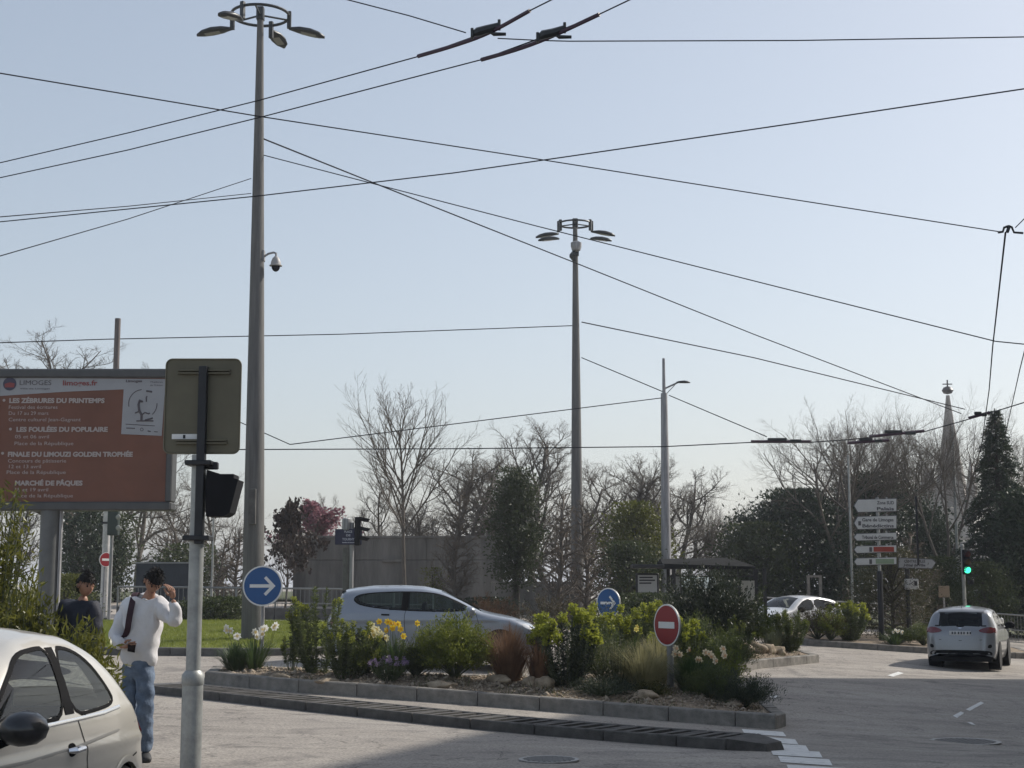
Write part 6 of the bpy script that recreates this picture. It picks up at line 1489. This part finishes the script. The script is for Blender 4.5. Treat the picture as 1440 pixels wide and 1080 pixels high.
ford.patch('number_plate', [(-.26, .83), (.26, .83), (.26, .935), (-.26, .935)], 'rear', 1, PLATE, .012, smooth=0)
for i in range(7): x = .2 - i * .065 - (.02 if i > 1 else 0) - (.02 if i > 4 else 0); ford.patch('plate_character', [(x, .855), (x - .035, .855), (x - .035, .912), (x, .912)], 'rear', 1, PLTXT, .016, rings=1, smooth=0)
ford.patch('lower_bumper', [(-.72, .3), (.72, .3), (.76, .42), (.6, .47), (-.6, .47), (-.76, .42)], 'rear', 1, TRIM, .008)
ford.strip('tailgate_crease', [(-.8, .80), (-.5, .72), (0, .70), (.5, .72), (.8, .80)], .012, 'rear', 1, UNDER, .003)
ford.strip('rear_window_trim', [(-.62, 1.06), (0, 1.045), (.62, 1.06)], .03, 'rear', 1, TRIM, .006); ford.strip('roof_spoiler', [(-.55, 1.40), (0, 1.415), (.55, 1.40)], .06, 'rear', 1, fp, .03)
ford.patch('badge', [(-.045, .99), (.045, .99), (.045, 1.02), (-.045, 1.02)], 'rear', 1, CHROME, .008)
MB().tube([(0, 0, 0), (-.03, 0, .16)], [.006, .003], 5).build('antenna', TRIM, ford.root, (LF / 2 - 3.45, 0, 1.47))
ford.seam([(2.45, 1.0), (2.46, .7), (2.4, .35)]); ford.mirror(1.45, 1.04, .87, 1.1, TRIM)
for sd_ in (1, -1): ford.strip('door_handle', [(2.15, .93), (2.32, .935)], .028, 'side', sd_, fp, .015); ford.strip('door_handle', [(3.02, .95), (3.18, .955)], .028, 'side', sd_, fp, .015)

# -- white crossover beyond the far island
jp = carpaint('car_white', (.55, .56, .57), .05)
c = onfloor(1112, 49.5); c.z -= .2
juke = Car('white_crossover', 'white crossover with sloping roof partly hidden by far island shrubs', c, R(180 + 38), 4.14, .885,
    [(0, .4), (.02, .6), (.08, .8), (.25, .92), (.7, 1.03), (1.05, 1.1), (1.2, 1.14), (1.6, 1.38), (1.9, 1.52), (2.3, 1.57), (2.8, 1.56), (3.3, 1.5), (3.6, 1.43), (3.8, 1.3), (3.98, 1.1), (4.08, .98), (4.12, .7), (4.14, .42)],
    1.06, .42, jp, (.82, 3.35), .34,
    [[(1.35, 1.12), (1.75, 1.36), (2.0, 1.46), (2.3, 1.49), (2.35, 1.1)], [(2.43, 1.1), (2.4, 1.49), (2.9, 1.47), (3.3, 1.36), (3.55, 1.25), (3.3, 1.16)]], (1.22, 1.9), (1.12, 1.4, .85), glass=AUTOG, zsill=.28)
juke.root.scale = (.95, .95, .94); juke.root.location.z -= .08
juke.mirror(1.5, 1.13, .9, 1.15, TRIM)
for sd_ in (1, -1): juke.patch('head_lamp', [(.06, .78), (.12, .9), (.4, .98), (.5, .95), (.25, .8)], 'side', sd_, CLEARL, .01); juke.patch('fog_lamp', [(.1, .55), (.22, .55), (.22, .67), (.1, .67)], 'side', sd_, TRIM, .01)
juke.patch('grille', [(-.5, .55), (.5, .55), (.6, .8), (-.6, .8)], 'front', 1, TRIM, .008); juke.seam([(2.39, 1.08), (2.4, .8), (2.34, .4)])

from mathutils import noise as mnoise
# ================================================================== PEOPLE
SKINM = mat('skin', (.36, .19, .125), .55, 0, .06, 12); HAIRM = mat('dark_hair', (.010, .008, .007), .8, 0, .3, 60, .6, 120)
HOOD = mat('white_hoodie', (.66, .65, .66), .9, 0, .06, 5, .5, 14); JEAN = mat('blue_jeans', (.085, .125, .20), .85, 0, .25, 7, .4, 40, col2=(.17, .225, .31)); NAVY = mat('navy_jacket', (.012, .015, .028), .75, 0, .2, 8, .4, 18)
SHOE = mat('dark_shoe', (.03, .03, .032), .7, 0, .2, 9); STRAP = mat('maroon_strap', (.035, .012, .02), .8, 0, .2, 9)
def head_mesh():
    """head looking along -y, centre at origin, about 0.23 high; returns skin mesh and hair mesh"""
    nu, nv_ = 28, 20; V = []
    def shape(th, ph):
        n = Vector((math.sin(th) * math.cos(ph), math.sin(th) * math.sin(ph), math.cos(th))); x, y, z = n.x * .078, n.y * .098, n.z * .118
        if z < 0: k = 1 + z * 2.4; x *= max(.55, k * 1.02); y = y * (.86 if y > 0 else 1.0)
        if y < 0 and z < -.04: y *= .96
        f = n.y < -.3
        if f:
            nose = math.exp(-(x / .013) ** 2) * math.exp(-((z + .018) / .03) ** 2); y -= .026 * nose
            eye = (math.exp(-((x - .032) / .014) ** 2) + math.exp(-((x + .032) / .014) ** 2)) * math.exp(-((z - .008) / .012) ** 2); y += .010 * eye
            brow = math.exp(-((z - .032) / .01) ** 2) * math.exp(-(x / .05) ** 2); y -= .005 * brow
            y -= .006 * math.exp(-(x / .025) ** 2) * math.exp(-((z + .058) / .008) ** 2); y -= .008 * math.exp(-(x / .02) ** 2) * math.exp(-((z + .1) / .015) ** 2)
        return Vector((x, y, z))
    for i in range(nv_ + 1):
        for k in range(nu): V.append(shape(math.pi * i / nv_, 2 * math.pi * k / nu))
    Fc = [(i * nu + k, i * nu + (k + 1) % nu, (i + 1) * nu + (k + 1) % nu, (i + 1) * nu + k) for i in range(nv_) for k in range(nu)]
    mb = MB().add(V, Fc)
    for sx in (-1, 1):
        st = [(.074, .012), (.084, .022), (.09, .018)]
        for i, (x, r_) in enumerate(st): pass
        mb.lathe([(.008, .07), (.024, .078), (.026, .088), (.012, .09)], (0, .012, -.008), 10, 'x') if sx > 0 else mb.lathe([(.008, -.07), (.024, -.078), (.026, -.088), (.012, -.09)], (0, .012, -.008), 10, 'x')
    H = []; rd = random.Random(4)
    for i in range(nv_ + 1):
        for k in range(nu):
            p = V[i * nu + k]; H.append(Vector((p.x, p.y if p.y > 0 else max(p.y, -.094), p.z)) * (1.12 + rd.uniform(-.02, .03)) + Vector((0, .004, .008)))
    HF = []
    for f in Fc:
        c = sum((V[i] for i in f), Vector()) / 4
        if c.z > .045 or (c.y > .0 and c.z > -.045) or (c.y > .05 and c.z > -.075): HF.append(f)
    hb = MB().add(H, HF); eyes = MB()
    for sx in (-1, 1): eyes.lathe([(.001, -.004), (.011, -.002), (.011, .004)], (sx * .031, -.083, .008), 10, 'y')
    mouth = MB().box(-.02, .02, -.097, -.09, -.062, -.058)
    return mb.mesh('h'), hb.mesh('hair'), eyes.mesh('eyes'), mouth.mesh('mouth')
def xf(me, M):
    me.transform(M); return me
def fingers(wrist, d, side, curl, size=1.0):
    """palm and five bent fingers; d = hand direction, side = direction towards the thumb, curl = direction fingers bend to"""
    d, side, curl = Vector(d).normalized(), Vector(side).normalized(), Vector(curl).normalized(); W_ = Vector(wrist); v = []; e = []; r = []
    def add(p, rr): v.append(tuple(p)); r.append(rr); return len(v) - 1
    a = add(W_, .024 * size); b = add(W_ + d * .045 * size, (.040 * size, .022 * size)); c = add(W_ + d * .085 * size, (.040 * size, .020 * size)); e += [(a, b), (b, c)]
    parts = [skinbody(v, e, r, 1)]
    for k, (off, ln) in enumerate(((.03, .07), (.01, .08), (-.01, .074), (-.028, .06))):
        p0 = W_ + d * .08 * size + side * off * size; p1 = p0 + (d * .75 + curl * .35).normalized() * ln * .45 * size; p2 = p1 + (d * .35 + curl * .8).normalized() * ln * .35 * size; p3 = p2 + (curl - d * .1).normalized() * ln * .28 * size
        parts.append(skinbody([tuple(p0 - d * .015 * size), tuple(p0), tuple(p1), tuple(p2), tuple(p3)], [(0, 1), (1, 2), (2, 3), (3, 4)], [.0095 * size, .0095 * size, .009 * size, .0085 * size, .0075 * size], 1))
    p0 = W_ + d * .03 * size + side * .03 * size; p1 = p0 + (side * .8 + d * .5).normalized() * .035 * size; p2 = p1 + (d * .9 + curl * .4).normalized() * .03 * size; p3 = p2 + (d * .8 + curl * .6).normalized() * .022 * size
    parts.append(skinbody([tuple(p0), tuple(p1), tuple(p2), tuple(p3)], [(0, 1), (1, 2), (2, 3)], [.014 * size, .0125 * size, .0105 * size, .0085 * size], 1)); return parts
def person(label, origin, J, topm, legm, yaw_head, pitch_head, roll_head, hands, scale=1.0, extra=None, hood=True):
    r = empty('person', origin, 0, label, 'person'); r.scale = (scale,) * 3; j = {k: Vector(v) for k, v in J.items()}
    # continuous body: pelvis-torso-neck, arms to wrists, legs to ankles
    names = ['pelvis', 'waist', 'chest', 'neck', 'skull', 'shl', 'ell', 'wrl', 'shr', 'elr', 'wrr', 'hipl', 'knl', 'anl', 'hipr', 'knr', 'anr']
    rad = dict(pelvis=(.14, .11), waist=(.125, .1), chest=(.15, .11), neck=(.055, .055), skull=(.05, .05), shl=.06, ell=.042, wrl=.027, shr=.06, elr=.042, wrr=.027, hipl=.085, knl=.058, anl=.04, hipr=.085, knr=.058, anr=.04)
    E_ = [('pelvis', 'waist'), ('waist', 'chest'), ('chest', 'neck'), ('neck', 'skull'), ('chest', 'shl'), ('shl', 'ell'), ('ell', 'wrl'), ('chest', 'shr'), ('shr', 'elr'), ('elr', 'wrr'), ('pelvis', 'hipl'), ('hipl', 'knl'), ('knl', 'anl'), ('pelvis', 'hipr'), ('hipr', 'knr'), ('knr', 'anr')]
    ix = {n: i for i, n in enumerate(names)}
    body = skinbody([tuple(j[n]) for n in names], [(ix[a], ix[b]) for a, b in E_], [tuple(q * .82 for q in rad[n]) if isinstance(rad[n], tuple) and n in ('pelvis', 'waist', 'chest') else (rad[n] if n in ('neck', 'skull', 'wrl', 'wrr') else (rad[n] * .8 if not isinstance(rad[n], tuple) else rad[n])) for n in names])
    hm, hr, ey, mo = head_mesh(); HM = Matrix.Translation(j['head']) @ Matrix.Rotation(yaw_head, 4, 'Z') @ Matrix.Rotation(roll_head, 4, 'Y') @ Matrix.Rotation(pitch_head, 4, 'X')
    parts = [body, xf(hm, HM)]
    for h in hands: parts += fingers(*h)
    b = link('body', joinmesh('body', parts), SKINM, r, smooth=True)
    rs = np.random.RandomState(len(label)); hv = np.array([tuple(v.co) for v in hr.vertices]); used = sorted(set(i for p_ in hr.polygons for i in p_.vertices)); C = hv[rs.choice(used, 900)] + rs.normal(size=(900, 3)) * .006; C *= rs.uniform(.95, 1.01, (900, 1))
    dn = np.stack([C[:, 0] * 3, -np.abs(rs.normal(.5, .4, 900)) * .6 + C[:, 1] * 4, np.where(C[:, 2] > .1, -.1, -.8)], 1) + rs.normal(size=(900, 3)) * .35
    Vh, Fh = leafquads(C, dn, rs.uniform(.02, .045, 900), rs.uniform(.005, .011, 900), rs); st = npmesh('strands', Vh, Fh)
    ho = link('hair', xf(hr, HM), HAIRM, r, smooth=True); so_ = link('hair_strands', xf(st, HM), HAIRM, ho); so_['kind'] = 'stuff'; link('eyes', xf(ey, HM), BLACKPL, b); link('mouth', xf(mo, HM), mat('lip', (.25, .1, .08), .6), b)
    # upper garment
    hem = j['hem']; up = ['hem', 'waist', 'chest', 'collar', 'shl', 'ell', 'cul', 'shr', 'elr', 'cur']; j['collar'] = j['chest'].lerp(j['neck'], .78 if hood else 1.05); j['cul'] = j['ell'].lerp(j['wrl'], .93); j['cur'] = j['elr'].lerp(j['wrr'], .93)
    gr = dict(hem=(.2, .165), waist=(.19, .155), chest=(.19, .145), collar=(.085, .085), shl=.105, ell=.09, cul=.048, shr=.105, elr=.09, cur=.048); ux = {n: i for i, n in enumerate(up)}
    g = skinbody([tuple(j[n]) for n in up], [(ux[a], ux[b_]) for a, b_ in (('hem', 'waist'), ('waist', 'chest'), ('chest', 'collar'), ('chest', 'shl'), ('shl', 'ell'), ('ell', 'cul'), ('chest', 'shr'), ('shr', 'elr'), ('elr', 'cur'))], [gr[n] for n in up], 3)
    # fabric folds
    for v in g.vertices:
        c = v.co; k = .007 * math.sin(c.z * 38 + c.x * 22) + .006 * math.sin(c.z * 21 - c.x * 30 + c.y * 17); v.co = c + v.normal * (k * .7 + .012 * mnoise.noise(Vector((c.x * 9, c.y * 9, c.z * 5))) + .009 * mnoise.noise(Vector((c.x * 24, c.y * 24, c.z * 13 + c.x * 14))))
    top = link('hoodie' if hood else 'jacket', g, topm, r, smooth=True)
    if hood:
        hd = skinbody([tuple(j['neck'] + Vector((-.10, .02, -.02))), tuple(j['neck'] + Vector((-.05, .1, .0))), tuple(j['neck'] + Vector((.05, .09, -.01))), tuple(j['neck'] + Vector((.09, .0, -.05)))], [(0, 1), (1, 2), (2, 3)], [.035, .06, .05, .03]); link('hood', hd, topm, top, smooth=True)
    # trousers and shoes
    j['belt'] = j['pelvis'] + Vector((0, 0, .13)); lg = ['belt', 'pelvis', 'hipl', 'knl', 'anl', 'hipr', 'knr', 'anr']; lx = {n: i for i, n in enumerate(lg)}; lr = dict(belt=(.15, .12), pelvis=(.135, .115), hipl=.1, knl=.083, anl=.074, hipr=.1, knr=.083, anr=.074)
    t = skinbody([tuple(j[n]) for n in lg], [(lx[a], lx[b_]) for a, b_ in (('belt', 'pelvis'), ('pelvis', 'hipl'), ('hipl', 'knl'), ('knl', 'anl'), ('pelvis', 'hipr'), ('hipr', 'knr'), ('knr', 'anr'))], [lr[n] for n in lg], 3)
    for v in t.vertices: v.co = v.co + v.normal * (.004 * math.sin(v.co.z * 45 + v.co.x * 30) + .014 * mnoise.noise(v.co * 14))
    link('jeans', t, legm, r, smooth=True)
    for a, f in (('anl', J['footl']), ('anr', J['footr'])):
        p = j[a]; d = Vector(f); q = p - Vector((0, 0, .03)); sh = skinbody([tuple(q - d * .08), tuple(q), tuple(q + d * .1 - Vector((0, 0, .008))), tuple(q + d * .2 - Vector((0, 0, .018)))], [(0, 1), (1, 2), (2, 3)], [(.055, .055), (.06, .058), (.06, .048), (.045, .034)]); link('shoe', sh, SHOE, r, smooth=True)
    if extra: extra(r, j)
    return r
def px2(px, py, o, s, y=0): return ((px - o[0]) / s, y, (o[1] - py) / s)
p = gnd(195, 1070); s = F_PX / p.y * 1.009; O = (195, 1070)
def q_(px, py, y=0): return px2(px, py, O, s, y)
JW = dict(pelvis=q_(190, 944, 0), waist=q_(191, 914, 0), chest=q_(196, 868, 0), neck=q_(202, 845, -.02), skull=q_(208, 832, -.05), head=q_(210.5, 824, -.085), shl=q_(218, 857, -.05), ell=q_(247, 880, -.16), wrl=q_(243, 848, -.22), shr=q_(173, 857, .05), elr=q_(158, 902, -.02), wrr=q_(176, 913, -.24),
          hipl=q_(202, 950, -.04), knl=q_(204, 1006, -.06), anl=q_(204, 1060, .0), hipr=q_(180, 950, .03), knr=q_(178, 1004, .0), anr=q_(172, 1054, .12), footl=(.3, -.95, 0), footr=(.3, -.95, 0), hem=q_(191, 952, 0))
def extra_w(r, j):
    P = [j['shr'] + Vector((.06, .09, .10)), j['shr'] + Vector((.06, .0, .135)), j['shr'] + Vector((.065, -.12, .085)), j['chest'] + Vector((-.095, -.2, -.03)), j['chest'] + Vector((-.12, -.165, -.2)), j['waist'] + Vector((-.19, -.05, .06))]
    Q = chaikin([tuple(a) for a in P], 2, False); mb = MB(); V = []; Fc = []
    for i, a in enumerate(Q): V += [(a[0] - .028, a[1] - .004, a[2]), (a[0] + .028, a[1] - .004, a[2]), (a[0] + .028, a[1] + .012, a[2]), (a[0] - .028, a[1] + .012, a[2])]
    for i in range(len(Q) - 1):
        for k in range(4): Fc.append((4 * i + k, 4 * i + (k + 1) % 4, 4 * i + 4 + (k + 1) % 4, 4 * i + 4 + k))
    bp = empty('backpack', r.location, 0, 'dark maroon backpack worn by the person in the white hoodie', 'backpack')
    mb.add(V, Fc).build('shoulder_strap', STRAP, bp)
    c = j['chest'] + Vector((-.06, .26, -.12)); MB().box(-.15, .15, -.09, .1, -.24, .22, .05).build('bag', mat('bag_dark', (.03, .015, .022), .8, 0, .2, 8), bp, c, (0, 0, .3)); MB().box(-.11, .11, .1, .14, -.2, .02, .02).build('bag_pocket', STRAP, bp, c, (0, 0, .3))
    ph = empty('phone', r.location + j['wrr'] + Vector((.10, -.05, .0)), 0, 'dark phone held at belly height by the person in the white hoodie', 'phone'); ph.rotation_euler = (R(-50), R(12), R(20)); MB().box(-.036, .036, -.004, .004, -.07, .07, .004).build('case', BLACKPL, ph); MB().box(-.032, .032, -.0055, -.0042, -.063, .063).build('screen', mat('phone_screen', (.01, .01, .012), .1), ph)
person('person in white hoodie and blue jeans, head bowed, left hand raised to the brow', p, JW, HOOD, JEAN, R(34), R(44), R(6),
       [(JW['wrl'], (-.15, -.25, 1), (-.6, -.5, .1), (-.75, .1, .3), 1.05), (JW['wrr'], (.85, -.4, .1), (0, -.3, .9), (.2, .8, .1), 1.0)], 1.0, extra_w)
# second person in a dark jacket, behind the bush
D = 16.0; p2 = onfloor(118, D); s = F_PX / D * 1.009; O = (118, CAMZ and HOR + (CAMZ - p2.z) * F_PX / D)
JD = dict(pelvis=q_(112, 945, 0), waist=q_(111, 915, 0), chest=q_(110, 866, 0), neck=q_(116, 846, -.02), skull=q_(119, 834, -.04), head=q_(122, 821, -.07), shl=q_(134, 853, -.09), ell=q_(140, 905, -.14), wrl=q_(144, 925, -.34), shr=q_(90, 853, .08), elr=q_(80, 905, .06), wrr=q_(100, 935, -.16),
          hipl=q_(120, 950, -.03), knl=q_(122, 998, -.08), anl=q_(122, 1043, .0), hipr=q_(104, 950, .03), knr=q_(102, 998, .0), anr=q_(98, 1043, .1), footl=(.4, -.9, 0), footr=(.4, -.9, 0), hem=q_(112, 932, 0))
person('dark-haired person in a navy jacket half hidden by the lance-leaved bush', p2, JD, NAVY, mat('dark_trousers', (.02, .022, .03), .85, 0, .2, 7), R(48), R(14), R(0),
       [(JD['wrl'], (.1, -.9, -.2), (0, 0, 1), (-.4, 0, -.3), 1.0), (JD['wrr'], (.5, -.8, 0), (0, 0, 1), (.3, .4, -.3), 1.0)], 1.0, None, False)

# ================================================================== AIR
def haze():
    hv = bpy.data.materials.new('haze_air'); hv.use_nodes = True; n = hv.node_tree
    for nd in list(n.nodes):
        if nd.type != 'OUTPUT_MATERIAL': n.nodes.remove(nd)
    v = n.nodes.new('ShaderNodeVolumePrincipled'); v.inputs['Color'].default_value = (.9, .93, 1, 1); v.inputs['Density'].default_value = .0008; v.inputs['Anisotropy'].default_value = .2
    n.links.new(v.outputs[0], n.nodes['Material Output'].inputs['Volume'])
    S = 4500; o = MB().box(-S, S, -S, S, -3.2, 30).build('haze', hv); tag(o, 'pale thin daylight haze in the air over the whole place', 'haze', kind='stuff')
haze()
